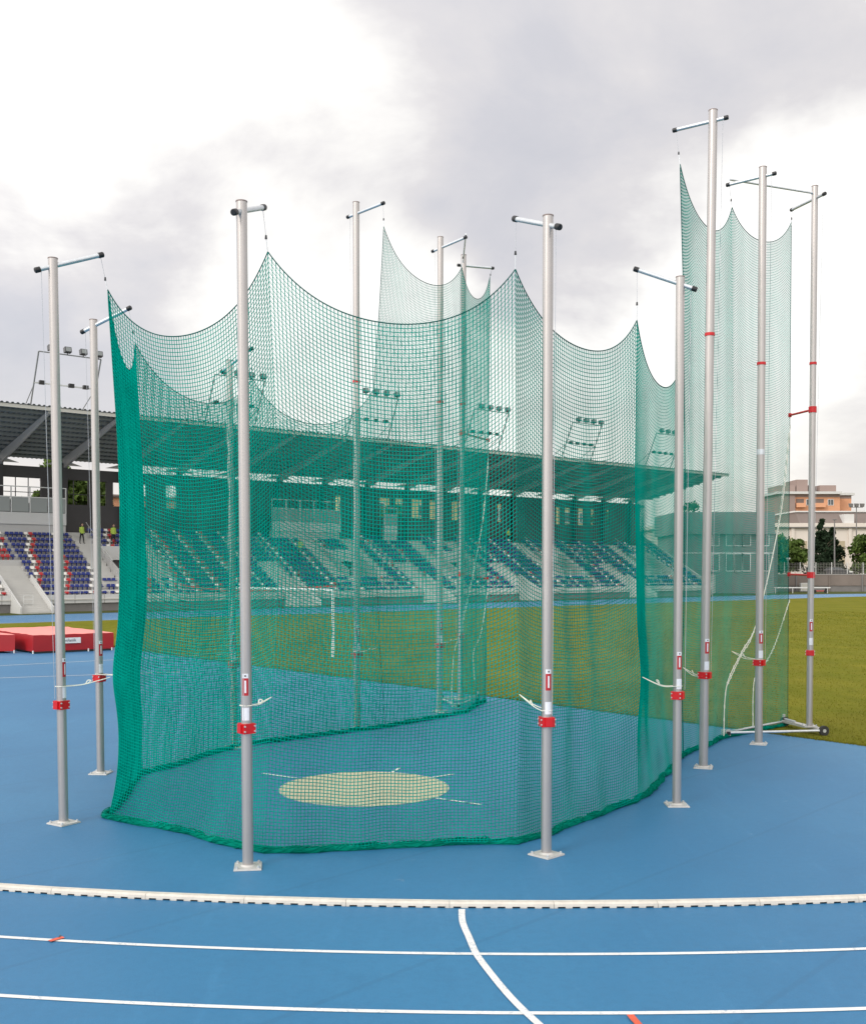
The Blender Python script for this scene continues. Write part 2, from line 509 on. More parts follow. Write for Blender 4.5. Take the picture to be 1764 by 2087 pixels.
# blades of grass standing up out of the near part of the pitch and over the edge of the blue
nb = 150000
dd_ = 60 * rng.random(nb) ** 2.4                      # distance behind the grass edge
edge_n = int(nb * 0.10); dd_[:edge_n] = rng.normal(0.0, 0.035, edge_n)
al = rng.uniform(-24, 24, nb)
LN = Vector((0.763, 0.647))
px = L0.x + LD.x * al + LN.x * dd_; py = L0.y + LD.y * al + LN.y * dd_
keep = (np.abs(px / np.maximum(py, 1)) < 0.46) & (py > 12)
px, py, dk_ = px[keep], py[keep], dd_[keep]
nb = len(px); hh = rng.uniform(0.018, 0.045, nb); aa = rng.uniform(0, 2 * PI, nb); ww = rng.uniform(0.004, 0.009, nb) * (1 + np.maximum(dk_, 0) / 14)
lx = rng.normal(0, 0.014, nb); ly = rng.normal(0, 0.014, nb)
Vg = np.empty((nb, 3, 3)); ca, sa = np.cos(aa) * ww, np.sin(aa) * ww
Vg[:, 0] = np.stack([px - ca, py - sa, np.full(nb, 0.004)], 1); Vg[:, 1] = np.stack([px + ca, py + sa, np.full(nb, 0.004)], 1)
Vg[:, 2] = np.stack([px + lx, py + ly, 0.006 + hh], 1)
gm_ = bpy.data.meshes.new('grass_blades')
gm_.vertices.add(nb * 3); gm_.vertices.foreach_set('co', Vg.astype(np.float32).ravel())
gm_.loops.add(nb * 3); gm_.loops.foreach_set('vertex_index', np.arange(nb * 3, dtype=np.int32))
gm_.polygons.add(nb); gm_.polygons.foreach_set('loop_start', np.arange(0, nb * 3, 3, dtype=np.int32)); gm_.polygons.foreach_set('loop_total', np.full(nb, 3, dtype=np.int32))
gm_.materials.append(M_GRASS); gm_.update(calc_edges=True)
tag(link('grass_blades', gm_), 'short yellow-green grass blades along the pitch edge and near field', 'grass', kind='stuff')

# painted lines of the near bend
KC = Vector((1.02, 10.235 + 26.5)); KR = 26.5


def karc(R, x0, x1, n=90):
    a0 = math.asin((x0 - KC.x) / R); a1 = math.asin((x1 - KC.x) / R)
    return [Vector((KC.x + R * math.sin(t), KC.y - R * math.cos(t))) for t in np.linspace(a0, a1, n)]


for k, nm in ((1, 'lane_line'), (2, 'lane_line'), (3, 'lane_line'), (4, 'lane_line')):
    o = ribbon(karc(KR + 1.20 * k + 0.02, -14, 16), 0.055, 0.014).build(nm, M_LINE); struct(o)
cv = [(0.275, 10.20), (0.27, 9.94), (0.28, 9.73), (0.315, 9.44), (0.36, 9.05), (0.415, 8.78), (0.49, 8.47), (0.56, 8.2), (0.635, 7.95), (0.72, 7.71), (0.83, 7.42), (1.0, 7.0), (1.3, 6.4)]
pts = []
for k in range(len(cv) - 1):
    for t in np.linspace(0, 1, 6)[:-1]:
        p0, p1, p2, p3 = [Vector(cv[min(max(q, 0), len(cv) - 1)]) for q in (k - 1, k, k + 1, k + 2)]
        pts.append(0.5 * ((2 * p1) + (p2 - p0) * t + (2 * p0 - 5 * p1 + 4 * p2 - p3) * t * t + (3 * p1 - p0 - 3 * p2 + p3) * t ** 3))
struct(ribbon(pts, 0.062, 0.018).build('curved_line', M_LINE))
for P, nm in (([(-3.30, 9.46), (-3.29, 9.43), (-3.295, 9.40)], 0), ([(-3.255, 9.41), (-3.30, 9.37), (-3.345, 9.31)], 1), ([(1.435, 7.77), (1.445, 7.70), (1.465, 7.60)], 2)):
    mk = ribbon(P, (0.018, 0.05, 0.055)[nm], 0.022).build('orange_mark', M_TEXT if nm == 0 else M_ORMARK); struct(mk)
# runway lines on the left of the D-zone
for a, c in (((-21, 31.5), (-11.4, 38.7)), ((-17.5, 30.5), (-9.2, 33.6))):
    pass
struct(ribbon([(-24, 29.2), (-14.7, 36.2), (-8.5, 40.9)], 0.07, 0.016).build('runway_line', M_LINE))
struct(ribbon([(-24, 27.8), (-13.0, 32.1), (-5.5, 35.0)], 0.07, 0.016).build('runway_line', M_LINE))
struct(ribbon([(-9.3, 40.4), (-7.9, 41.3)], 0.12, 0.016).build('runway_mark', M_LINE))
struct(ribbon([(-7.4, 39.4), (-6.6, 39.8)], 0.12, 0.016).build('runway_mark', M_LINE))

# throwing circle and its lines
CC = Vector((-1.02, 15.89))
mb = MB(); n = 72
mb.v.append((CC.x, CC.y, 0.015))
for j in range(n): mb.v.append((CC.x + 1.25 * math.cos(2 * PI * j / n), CC.y + 1.25 * math.sin(2 * PI * j / n), 0.015))
for j in range(n): mb.f.append((0, 1 + j, 1 + (j + 1) % n)); mb.m.append(0)
struct(mb.build('throwing_circle', M_CONC))
mb = MB()
for j in range(n):
    a, c = 2 * PI * j / n, 2 * PI * (j + 1) / n
    mb.hexa([(CC.x + r * math.cos(q), CC.y + r * math.sin(q), z) for z in (0.011, 0.021) for r, q in ((1.25, a), (1.262, a), (1.262, c), (1.25, c))])
struct(mb.build('circle_rim', M_GALVW))
AX = math.atan2(0.83, 0.557)


def ray(a, r0, r1):
    d = Vector((math.cos(a), math.sin(a)))
    return [CC + d * r0, CC + d * r1]


for a, r0, r1 in ((AX - PI / 2, 1.27, 2.03), (AX + PI / 2, 1.27, 2.05), (AX - math.radians(17.46), 1.27, 1.72), (AX + math.radians(17.46), 1.27, 1.70)):
    struct(ribbon(ray(a, r0, r1), 0.05, 0.017).build('circle_line', M_LINE))

# ------------------------------------------------------------------ track kerb
kerb = empty('track_kerb', (0, 0, 0)); kerb['kind'] = 'structure'
mb = MB()
Lk = 0.9975; Wk = 0.092; Hk = 0.066; slot = 0.074; pitch = 0.1415
mb.cur = 0
prof = [(-Wk / 2, 0.027), (Wk / 2, 0.027), (Wk / 2, 0.058), (Wk / 2 - 0.008, Hk), (-Wk / 2 + 0.022, Hk), (-Wk / 2 + 0.004, 0.050)]
i = len(mb.v)
for x in (-Lk / 2, Lk / 2):
    for (y, z) in prof: mb.v.append((x, y, z))
m_ = len(prof)
for j in range(m_): mb.f.append((i + j, i + m_ + j, i + m_ + (j + 1) % m_, i + (j + 1) % m_)); mb.m.append(0)
mb.f.append(tuple(i + j for j in range(m_))); mb.m.append(0); mb.f.append(tuple(i + m_ + j for j in reversed(range(m_)))); mb.m.append(0)
x = -Lk / 2
edges = []
for k in range(7):
    xs = -Lk / 2 + 0.035 + k * pitch
    mb.box(x, xs, -Wk / 2, Wk / 2, 0.0115, 0.027)
    x = xs + slot
mb.box(x, Lk / 2, -Wk / 2, Wk / 2, 0.0115, 0.027)
mb.cur = 1
mb.box(-Lk / 2 + 0.01, Lk / 2 - 0.01, -0.035, 0.03, 0.0112, 0.0265)  # black strip stands in for the shadow inside the drain slots
seg0 = mb.build('kerb_segment', [M_KERB, M_BLACK], kerb)
nk = 34
RK = KR + 0.0 - 0.05
for j in range(-nk // 2, nk // 2):
    t = (j + 0.64) * 1.0 / RK - (KC.x / RK) * 0
    o = seg0 if j == -nk // 2 else seg0.copy()
    if o is not seg0: COL.objects.link(o); o.parent = kerb
    o.location = (KC.x + RK * math.sin(t), KC.y - RK * math.cos(t), 0)
    o.rotation_euler = (0, 0, t)

# ------------------------------------------------------------------ cage poles
UZ = Vector((0, 0, 1))


def cage_pole(base, top, arm_in, arm_out, label, r=0.06, bolted=True, sticker=0.0, ring=None, side_arms=(), edge=None, joint=None, ropes=True, base_z=0.012, collar_z=1.52):
    """base/top: shaft ends; arm_in/arm_out: world ends of the cross arm"""
    bx, by = base
    root = empty('cage_pole', (bx, by, base_z), 0, label, 'pole', 'silver poles of the throwing cage')
    B = Vector((bx, by, base_z)); T = Vector(top)
    rel = lambda p: Vector(p) - B
    mb = MB(); mb.tube([(0, 0, 0.0), rel(T)], r, 28); mb.build('shaft', M_POLE, root, True)
    mb = MB(); mb.tube([rel(T), rel(T) + Vector((0, 0, 0.012))], r + 0.004, 24); mb.build('top_cap', M_BROWN, root, True)
    rot = math.atan2(arm_in[1] - by, arm_in[0] - bx)
    if bolted:
        mb = MB(); h = 0.15
        c, s_ = math.cos(rot + 0.25), math.sin(rot + 0.25)
        R = lambda x, y, z: Vector((x * c - y * s_, x * s_ + y * c, z))
        mb.hexa([R(-h, -h, 0), R(h, -h, 0), R(h, h, 0), R(-h, h, 0), R(-h + .004, -h + .004, 0.018), R(h - .004, -h + .004, 0.018), R(h - .004, h - .004, 0.018), R(-h + .004, h - .004, 0.018)])
        mb.build('base_plate', M_GALVW, root)
        mb = MB(); mb.tube([(0, 0, 0.016), (0, 0, 0.035)], [r + 0.022, r + 0.006], 24); mb.build('weld_collar', M_GALVW, root, True)
        for sx in (-1, 1):
            for sy in (-1, 1):
                q = R(sx * 0.115, sy * 0.115, 0.018); mb = MB()
                mb.tube([q, q + Vector((0, 0, 0.018))], 0.017, 6); mb.tube([q + Vector((0, 0, .018)), q + Vector((0, 0, 0.026))], 0.008, 8)
                mb.build('bolt', M_GALV, root)
    # cross arm with black caps
    a, c = rel(arm_out), rel(arm_in); d = (c - a).normalized()
    mb = MB(); mb.tube([a, c], 0.030, 16); arm = mb.build('cross_arm', M_GALV, root, True)
    for p, q in ((a, -d), (c, d)):
        mb = MB(); mb.tube([p - q * 0.035, p + q * 0.028, p + q * 0.038], [0.037, 0.037, 0.028], 16); mb.build('end_cap', M_BLACK, arm, True)
    # hoisting cord down the outside of the pole
    o_ = a + d * 0.05
    ax_ = rel(T).normalized()
    out = Vector((a.x - c.x, a.y - c.y, 0)).normalized()
    if ropes:
        mb = MB(); mb.tube([o_, Vector((out.x * (r + .01), out.y * (r + .01), 1.6)) + out * 0.04], 0.0035, 5); mb.build('hoist_cord', M_STEELCORD, root)
    # red clamp with winch plate
    cz = collar_z; q = ax_ * (cz / ax_.z)
    u = Vector((math.cos(rot + 0.9 + sticker), math.sin(rot + 0.9 + sticker), 0)); v = Vector((-u.y, u.x, 0))
    mb = MB(); w = r + 0.012
    for sx in (0, 1):
        uu = u if sx else -u
        o = q + uu * 0.003 - v * w - UZ * 0.055
        mb.obox(o, uu * w, v * (2 * w), UZ * 0.11)
    mb.obox(q + v * w - u * 0.04 - UZ * 0.048, u * 0.08, v * 0.022, UZ * 0.096)
    cl_ = mb.build('red_clamp', M_RED, root)
    mb = MB()
    for sx in (-1, 1):
        for sz in (-0.028, 0.028):
            p = q + v * sx * (w - 0.012) + UZ * sz
            mb.tube([p - u * (w + 0.016), p + u * (w + 0.016)], 0.010, 8)
    mb.build('clamp_bolt', M_GALVW, cl_)
    # stickers facing the viewer
    ang = math.atan2(-by, -bx) + sticker
    def patch(z0, z1, half, mat_, name, rr):
        mb = MB(); k = 6
        for j in range(k):
            a0 = ang - half + 2 * half * j / k; a1 = ang - half + 2 * half * (j + 1) / k
            L_ = []
            for zz_ in (z0, z1):
                cc = ax_ * (zz_ / ax_.z)
                L_.append([cc + Vector((math.cos(x_) * rr, math.sin(x_) * rr, 0)) for x_ in (a0, a1)])
            mb.quad(L_[0][0], L_[0][1], L_[1][1], L_[1][0])
        return mb.build(name, mat_, root)
    patch(2.07, 2.12, 0.55, M_WHITELBL, 'white_sticker', r + 0.002)
    patch(1.88, 2.07, 0.55, M_REDLBL, 'red_sticker', r + 0.002)
    patch(1.91, 2.045, 0.16, M_WHITELBL, 'sticker_lettering', r + 0.0035)
    patch(2.085, 2.105, 0.14, M_TEXT, 'sticker_lettering', r + 0.0035)
    patch(1.61, 1.75, 0.65, M_WHITELBL, 'instruction_sticker', r + 0.002)
    if ring:
        cc = ax_ * (ring / ax_.z); mb = MB(); mb.tube([cc - UZ * 0.025, cc + UZ * 0.025], r + 0.010, 24)
        mb.build('red_band', M_RED, root, True)
    if joint:
        cc = ax_ * (joint / ax_.z); mb = MB(); mb.tube([cc - UZ * 0.05, cc + UZ * 0.05], r + 0.006, 24)
        mb.build('joint_sleeve', M_GALV, root, True)
    for (z0, tip) in side_arms:
        cc = ax_ * ((z0) / ax_.z); mb = MB()
        mb.tube([cc - UZ * 0.06, cc + UZ * 0.06], r + 0.016, 20); mb.build('red_clamp', M_RED, root, True)
        tp = rel(tip); mb = MB(); mb.tube([cc, tp], 0.022, 10); mb.tube([tp - UZ * 0.04, tp + UZ * 0.04], 0.035, 12)
        mb.build('red_side_arm', M_RED, root, True)
    return root


def arm_of(top, inner, L_out=0.18, z_in=None, z_out=None):
    t = Vector(top); i_ = Vector(inner)
    h = Vector((i_.x - t.x, i_.y - t.y, 0)); d = h.normalized()
    o = Vector((t.x, t.y, 0)) - d * L_out
    return (i_.x, i_.y, z_in), (o.x, o.y, z_out)


def lowpole(base, top, inner, label, **kw):
    ai, ao = arm_of(top, inner, 0.19, top[2] + 0.15, top[2] - 0.17)
    return cage_pole(base, top, ai, ao, label, **kw)


lowpole((-4.73, 13.68), (-4.87, 13.68, 7.25), (-4.36, 14.02), "silver pole nearest the left picture edge, white rope tied round it", sticker=0.9)
lowpole((-2.02, 11.66), (-2.09, 11.66, 7.28), (-1.95, 12.27), "silver pole in front of the net left of centre, nearest to the kerb", sticker=-0.15)
lowpole((1.29, 12.16), (1.31, 12.16, 7.29), (0.98, 12.70), "silver pole in front of the net right of centre, rope slanting left", sticker=0.35)
lowpole((3.36, 14.73), (3.41, 14.73, 7.30), (2.83, 14.87), "short silver pole beside the net's right corner, left of the three tall right poles", sticker=0.45)
lowpole((-5.30, 17.04), (-5.42, 17.04, 7.25), (-4.80, 16.87), "silver pole at the left farther back, close beside the net's dense green side", sticker=0.6)
lowpole((-3.63, 19.52), (-3.72, 19.52, 7.09), (-3.27, 19.2), "short silver pole seen through the net just left of the near left pole", sticker=0.6)
TH = 0.068
cage_pole((-1.55, 21.81), (-1.57, 21.81, 10.77), (-1.0, 21.4, 10.62), (-1.74, 21.93, 10.52), "tall silver pole with red band behind the net, first of the far left three", r=TH, ring=7.1, sticker=0.5)
cage_pole((0.15, 24.44), (0.17, 24.44, 10.88), (0.73, 24.05, 10.76), (0.0, 24.55, 10.60), "tall silver pole behind the net, middle of the far left three, linked by a bar", r=TH, ring=7.1, sticker=0.5)
cage_pole((0.66, 25.72), (0.74, 25.72, 10.85), (1.45, 26.0, 10.62), (0.62, 25.68, 10.60), "tall silver pole on the white wheeled frame behind the net, with grey side arm", r=0.062, ring=7.1, bolted=False,
          base_z=0.16, side_arms=((6.4, (1.36, 26.2, 6.45)), (3.0, (1.33, 26.2, 3.05))), sticker=0.5)
cage_pole((4.44, 17.54), (4.60, 17.54, 10.81), (4.03, 17.80, 10.60), (4.79, 17.45, 10.66), "tallest looking silver pole at right with red band, nearest of the tall three", r=0.072, ring=7.12, sticker=0.55)
cage_pole((6.07, 19.91), (6.15, 19.91, 10.77), (5.60, 20.27, 10.58), (6.33, 19.80, 10.62), "tall silver pole at right with a metal joint sleeve, middle of the tall three", r=0.072, ring=7.1, joint=5.45, sticker=0.5)
cage_pole((7.50, 21.28), (7.61, 21.28, 10.91), (7.50, 22.32, 10.80), (7.69, 20.98, 10.66), "rightmost silver pole on the wheeled white frame, two red arms reaching to the net", r=0.062, bolted=False,
          base_z=0.16, ring=7.22, side_arms=((6.30, (7.46, 22.32, 6.50)), (3.0, (7.44, 22.32, 3.17))), sticker=0.3, collar_z=1.45)


# hinge bars joining the tall poles
def rod(name, a, c, r, m, label, cat, group=None):
    root = empty(name, a, 0, label, cat, group)
    a = Vector(a); c = Vector(c); mb = MB(); mb.tube([(0, 0, 0), c - a], r, 10); mb.build('tube', m, root, True)
    mb = MB(); d = (c - a).normalized()
    mb.tube([-d * 0.02, d * 0.05], r + 0.008, 10); mb.build('end_sleeve', M_GALV, root, True)
    return root


rod('hinge_bar', (7.57, 21.28, 10.78), (5.62, 20.24, 10.67), 0.020, M_GALV, "thin grey bar linking the tops of the two rightmost tall poles", 'bar')
rod('hinge_bar', (0.72, 25.70, 10.68), (0.735, 24.0, 10.82), 0.020, M_GALV, "thin grey bar linking the tops of the two tall poles behind the net", 'bar')


# wheeled gate frames
def gate_frame(hinge, wheel, apex, pole, label):
    root = empty('gate_frame', (hinge[0], hinge[1], 0.0), 0, label, 'frame', 'wheeled frames of the cage gates')
    B = Vector((hinge[0], hinge[1], 0))
    P = lambda p, z: Vector((p[0], p[1], z)) - B
    for a, c, nm in ((hinge, wheel, 'front_tube'), (hinge, apex, 'rear_tube')):
        mb = MB(); mb.tube([P(a, 0.10), P(c, 0.10)], 0.026, 10); mb.build(nm, M_GALV, root, True)
    mb = MB(); mb.beam(P(apex, 0.11), P(wheel, 0.11), 0.14, 0.05); mb.build('channel_plate', M_GALVW, root)
    mb = MB(); q = P(pole, 0.14); mb.box(q.x - 0.13, q.x + 0.13, q.y - 0.13, q.y + 0.13, 0.137, 0.158); mb.build('pole_plate', M_GALVW, root)
    for sx, sy in ((-.1, -.1), (.1, -.1), (.1, .1), (-.1, .1)):
        mb = MB(); mb.tube([(q.x + sx, q.y + sy, 0.158), (q.x + sx, q.y + sy, 0.19)], 0.014, 6); mb.build('bolt', M_GALV, root)
    mb = MB(); h = P(hinge, 0)
    mb.box(h.x - 0.05, h.x + 0.10, h.y - 0.06, h.y + 0.06, 0.05, 0.16); mb.build('hinge_block', M_GALVW, root)
    mb = MB(); mb.box(h.x + 0.02, h.x + 0.09, h.y - 0.09, h.y - 0.062, 0.075, 0.13); mb.build('hinge_pin', M_BLACK, root)
    d = (Vector(wheel) - Vector(hinge)).normalized(); sd_ = Vector((-d.y, d.x, 0)); d3 = Vector((d.x, d.y, 0))
    for p in (wheel, apex):
        c = P(p, 0.10) + d3 * 0.02
        mb = MB(); mb.tube([c - sd_ * 0.03, c + sd_ * 0.03], 0.098, 22); wh = mb.build('wheel', M_RUBBER, root, True)
        mb = MB(); mb.tube([c - sd_ * 0.036, c + sd_ * 0.036], 0.035, 14); mb.build('hub', M_GALV, wh, True)
    e = P(apex, 0.16); f = P(pole, 0.16)
    mb = MB(); mb.tube([e, e + (f - e) * 0.45], 0.02, 8); mb.tube([e - UZ * 0.0, e + UZ * 0.09], 0.03, 8); mb.build('net_bracket', M_GALV, root, True)
    return root


gate_frame((5.66, 20.72), (7.66, 20.98), (7.32, 22.28), (7.50, 21.28), "white galvanised wheeled frame at the foot of the rightmost pole")
gate_frame((0.55, 24.85), (0.22, 26.2), (1.12, 26.5), (0.66, 25.72), "white galvanised wheeled frame on the blue ground seen through the net")

# ------------------------------------------------------------------ netting
CELL = 0.0445
TW = 0.0055


def interp_path(path, z):
    """path: list of (z, x, y) from top down; returns xy at z (arrays)"""
    p = sorted(path)
    zs = [q[0] for q in p]
    return np.interp(z, zs, [q[1] for q in p]), np.interp(z, zs, [q[2] for q in p])


def smooth_path(path, n=90):
    p = sorted(path); zz_ = np.linspace(p[0][0], p[-1][0], n)
    x, y = interp_path(path, zz_)
    k = np.ones(7) / 7
    xs = np.convolve(np.pad(x, 3, 'edge'), k, 'valid'); ys = np.convolve(np.pad(y, 3, 'edge'), k, 'valid')
    return [(a, b_, c) for a, b_, c in zip(zz_, xs, ys)]


def net_grid(pa, pb, za, zb, sag, bulge, seed, fold=0.03, cell=CELL, zbot=0.05):
    r = np.random.default_rng(seed)
    pa = smooth_path(pa); pb = smooth_path(pb)
    ax, ay = interp_path(pa, np.array([0.5])); bx, by = interp_path(pb, np.array([0.5]))
    L = math.hypot(bx[0] - ax[0], by[0] - ay[0]) * 1.02
    n = max(6, int(round(L / cell))); m = int(round(max(za, zb) / (cell * 1.09)))
    u = np.linspace(0, 1, n + 1)[:, None]; t = np.linspace(0, 1, m + 1)[None, :]
    t = 0.83 * t + 0.17 * t ** 2
    H = za + (zb - za) * u
    c = 1 - np.abs(2 * u - 1)
    cat = 1 - (np.cosh(2.2 * (2 * u - 1)) - 1) / (math.cosh(2.2) - 1)
    Z = np.maximum(t * H - sag * cat * (0.30 * t ** 0.5 + 0.70 * t ** 1.3), 0) + zbot * (1 - t)
    Z = Z + 0.012 * np.sin(u * 23 + t * 9 + seed) * (1 - t) * 4 * u * (1 - u)
    axx, ayy = interp_path(pa, Z); bxx, byy = interp_path(pb, Z)
    X = axx * (1 - u) + bxx * u; Y = ayy * (1 - u) + byy * u
    nx, ny = -(by[0] - ay[0]), (bx[0] - ax[0]); l = math.hypot(nx, ny); nx, ny = nx / l, ny / l
    D = bulge * np.sin(PI * u) * np.sin(PI * np.clip(t, 0, 1) ** 0.8)
    env = (np.sin(PI * u) ** 0.5) * (0.35 + 0.65 * (1 - t)) * np.minimum(1, (1 - t) * 6)
    for k in range(5):
        fr = r.uniform(1.5, 9.0); ph = r.uniform(0, 6.28); dr = r.uniform(-1.6, 1.6)
        D = D + fold * r.uniform(0.35, 1.0) / (1 + fr * 0.12) * env * np.sin(fr * PI * u * 1.3 + ph + dr * t * 3)
    X = X + nx * D; Y = Y + ny * D
    # slack: small sideways drift of the meshes
    tx, ty = (bx[0] - ax[0]) / l, (by[0] - ay[0]) / l
    Dt = 0.02 * np.sin(PI * u) * np.sin(t * 11 + seed) * (1 - t)
    X = X + tx * Dt; Y = Y + ty * Dt
    return np.stack([X, Y, Z], -1), np.array([nx, ny, 0.0]), np.array([tx, ty, 0.0])


def net_mesh(name, P, nrm, tan, parent, r=TW):
    n, m = P.shape[0], P.shape[1]
    ang = np.array([0, 2 * PI / 3, 4 * PI / 3])
    offv = r * (np.cos(ang)[:, None] * nrm + np.sin(ang)[:, None] * tan)
    offh = r * (np.cos(ang)[:, None] * nrm + np.sin(ang)[:, None] * np.array([0, 0, 1.0]))
    V1 = (P[:, :, None, :] + offv).reshape(-1, 3); V2 = (P[:, :, None, :] + offh).reshape(-1, 3)
    idx = np.arange(n * m).reshape(n, m)
    F = []
    for (a, c, base) in ((idx[:, :-1], idx[:, 1:], 0), (idx[:-1, :], idx[1:, :], n * m * 3)):
        a = a.reshape(-1) * 3 + base; c = c.reshape(-1) * 3 + base
        for k in range(3):
            k2 = (k + 1) % 3
            F.append(np.stack([a + k, a + k2, c + k2, c + k], 1))
    F = np.concatenate(F); V = np.concatenate([V1, V2])
    me = bpy.data.meshes.new(name)
    me.vertices.add(len(V)); me.vertices.foreach_set('co', V.astype(np.float32).ravel())
    me.loops.add(len(F) * 4); me.loops.foreach_set('vertex_index', F.astype(np.int32).ravel())
    me.polygons.add(len(F)); me.polygons.foreach_set('loop_start', np.arange(0, len(F) * 4, 4, dtype=np.int32))
    me.polygons.foreach_set('loop_total', np.full(len(F), 4, dtype=np.int32))
    me.polygons.foreach_set('use_smooth', np.ones(len(F), dtype=bool))
    me.materials.append(M_NET); me.update(calc_edges=True)
    o = link(name, me, parent)
    o['kind'] = 'stuff'
    return o


def net_borders(P, parent, left=False, right=False):
    mb = MB(); mb.tube([tuple(p) for p in P[:, -1]], 0.0075, 6); mb.build('top_rope', M_NETD, parent, True)
    for flag, i_ in ((left, 0), (right, -1)):
        if flag:
            mb = MB(); mb.tube([tuple(p) for p in P[i_, ::2]], 0.007, 6); mb.build('edge_rope', M_NETD, parent, True)


def hem(name, pts, parent, seed):
    """bunched roll of spare netting lying on the ground"""
    r = np.random.default_rng(seed); out = []
    for k in range(len(pts) - 1):
        a, c = Vector(pts[k]), Vector(pts[k + 1]); n_ = max(2, int((c - a).length / 0.045))
        for j in range(n_): out.append(a + (c - a) * j / n_)
    out.append(Vector(pts[-1])); n_ = len(out)
    path = []
    for k, p in enumerate(out):
        w = mnoise.noise((k * 0.045, seed * 3.1, 0)) * 0.10
        q = mnoise.noise((k * 0.13, seed * 5.7, 3.0)) * 0.035
        d = (out[min(k + 1, n_ - 1)] - out[max(k - 1, 0)]).normalized(); s = Vector((-d.y, d.x))
        e_ = min(1, k / 8, (n_ - 1 - k) / 8)
        path.append((p + s * (w + q) * e_, s))
    mb = MB()
    rad = [0.034 + 0.022 * mnoise.noise((k * 0.21, seed * 1.3, 7.0)) for k in range(n_)]
    mb.tube([(p.x, p.y, 0.012 + rad[k] * 0.8) for k, (p, s) in enumerate(path)], rad, 8)
    for q in range(15):
        ph = r.uniform(0, 6.28); fr = r.uniform(0.22, 0.6) * r.choice([-1, 1]); P_ = []
        for k, (p, s) in enumerate(path):
            a = ph + fr * k + 2.6 * mnoise.noise((k * 0.15, q * 2.2, seed))
            R_ = rad[k] + 0.006 + 0.026 * max(0, mnoise.noise((k * 0.3, q * 4.0, seed + 9)))
            P_.append((p.x + s.x * math.cos(a) * R_, p.y + s.y * math.cos(a) * R_, max(0.017, 0.014 + rad[k] * 0.85 + math.sin(a) * R_)))
        mb.tube(P_, [0.0048 * (1 + 0.6 * mnoise.noise((k * .5, q, 2))) for k in range(n_)], 4, False)
    o = mb.build(name, M_NETH, parent, True)
    return o


# corner paths (z, x, y)
def vert(xb, yb, xt, yt, zt, extra=()):
    return [(0, xb, yb), (zt, xt, yt)] + list(extra)


C0 = [(0, -4.63, 16.95), (0.8, -4.60, 16.9), (1.64, -4.64, 16.9), (2.3, -4.56, 16.88), (3.2, -4.52, 16.87), (5.0, -4.59, 16.87), (6.84, -4.708, 16.87)]
C1 = [(0, -4.27, 14.02), (0.25, -4.20, 14.03), (0.5, -4.155, 14.04), (0.95, -4.125, 14.05), (1.4, -4.147, 14.05), (1.85, -4.232, 14.05), (2.11, -4.19, 14.05), (2.69, -4.128, 14.05), (3.98, -4.115, 14.05), (4.95, -4.147, 14.05), (6.95, -4.283, 14.05)]
C2 = [(0, -1.93, 12.24), (1.0, -1.89, 12.25), (1.81, -1.84, 12.18), (2.76, -1.79, 12.27), (4.17, -1.75, 12.27), (4.85, -1.80, 12.27), (6.92, -1.90, 12.27)]
C3 = [(0, 0.99, 12.66), (1.0, 1.01, 12.68), (1.79, 1.02, 12.60), (2.7, 1.0, 12.7), (6.84, 0.98, 12.70)]
C4 = [(0, 2.87, 14.90), (1.0, 2.84, 14.87), (1.77, 2.90, 14.86), (2.5, 2.84, 14.87), (4.5, 2.81, 14.87), (6.74, 2.84, 14.87)]
C5 = [(0, -3.41, 19.82), (1.7, -3.40, 19.6), (4.0, -3.28, 19.3), (6.74, -3.27, 19.3)]
T1 = [(0, 4.36, 18.6), (1.62, 4.18, 17.95), (2.4, 4.20, 17.9), (5.0, 4.20, 17.8), (8.0, 4.17, 17.8), (10.03, 4.117, 17.8)]
T2 = [(0, 5.72, 20.78), (1.71, 5.69, 20.4), (5, 5.70, 20.27), (10.15, 5.676, 20.27)]
T3 = [(0, 7.44, 22.4), (3.1, 7.44, 22.36), (6.4, 7.47, 22.35), (10.54, 7.50, 22.35)]
L1 = [(0, -0.98, 22.0), (1.7, -1.08, 21.6), (4.0, -1.15, 21.4), (6.9, -1.19, 21.4), (8.4, -1.08, 21.4), (10.15, -0.984, 21.4)]
L2 = [(0, 0.67, 24.2), (1.7, 0.62, 24.1), (10.07, 0.65, 24.0)]
L3 = [(0, 1.29, 26.4), (3.1, 1.33, 26.35), (6.45, 1.37, 26.3), (10.48, 1.40, 26.3)]

net_lo = empty('cage_net', (-0.5, 14, 0), 0, "long low green net wrapped round the near side of the throwing circle", 'net', 'green nets of the throwing cage')
net_rt = empty('cage_net', (5.7, 20.2, 0), 0, "tall green net hanging inside the three tall poles at right", 'net', 'green nets of the throwing cage')
net_lt = empty('cage_net', (0.3, 24, 0), 0, "tall green net hanging inside the three tall poles far behind the circle", 'net', 'green nets of the throwing cage')


def at_parent(o, par):
    o.matrix_parent_inverse = Matrix.Translation(-par.location)


def do_panel(par, pa, pb, za, zb, sag, bulge, seed, left=False, right=False, fold=0.03, tw=None):
    before = set(COL.objects)
    P, nr, tn = net_grid(pa, pb, za, zb, sag, bulge, seed, fold)
    net_mesh('net_panel', P, nr, tn, par, tw or (TW if par is net_lo else TW * 0.66))
    net_borders(P, par, left, right)
    for o in COL.objects:
        if o not in before: at_parent(o, par)
    return P


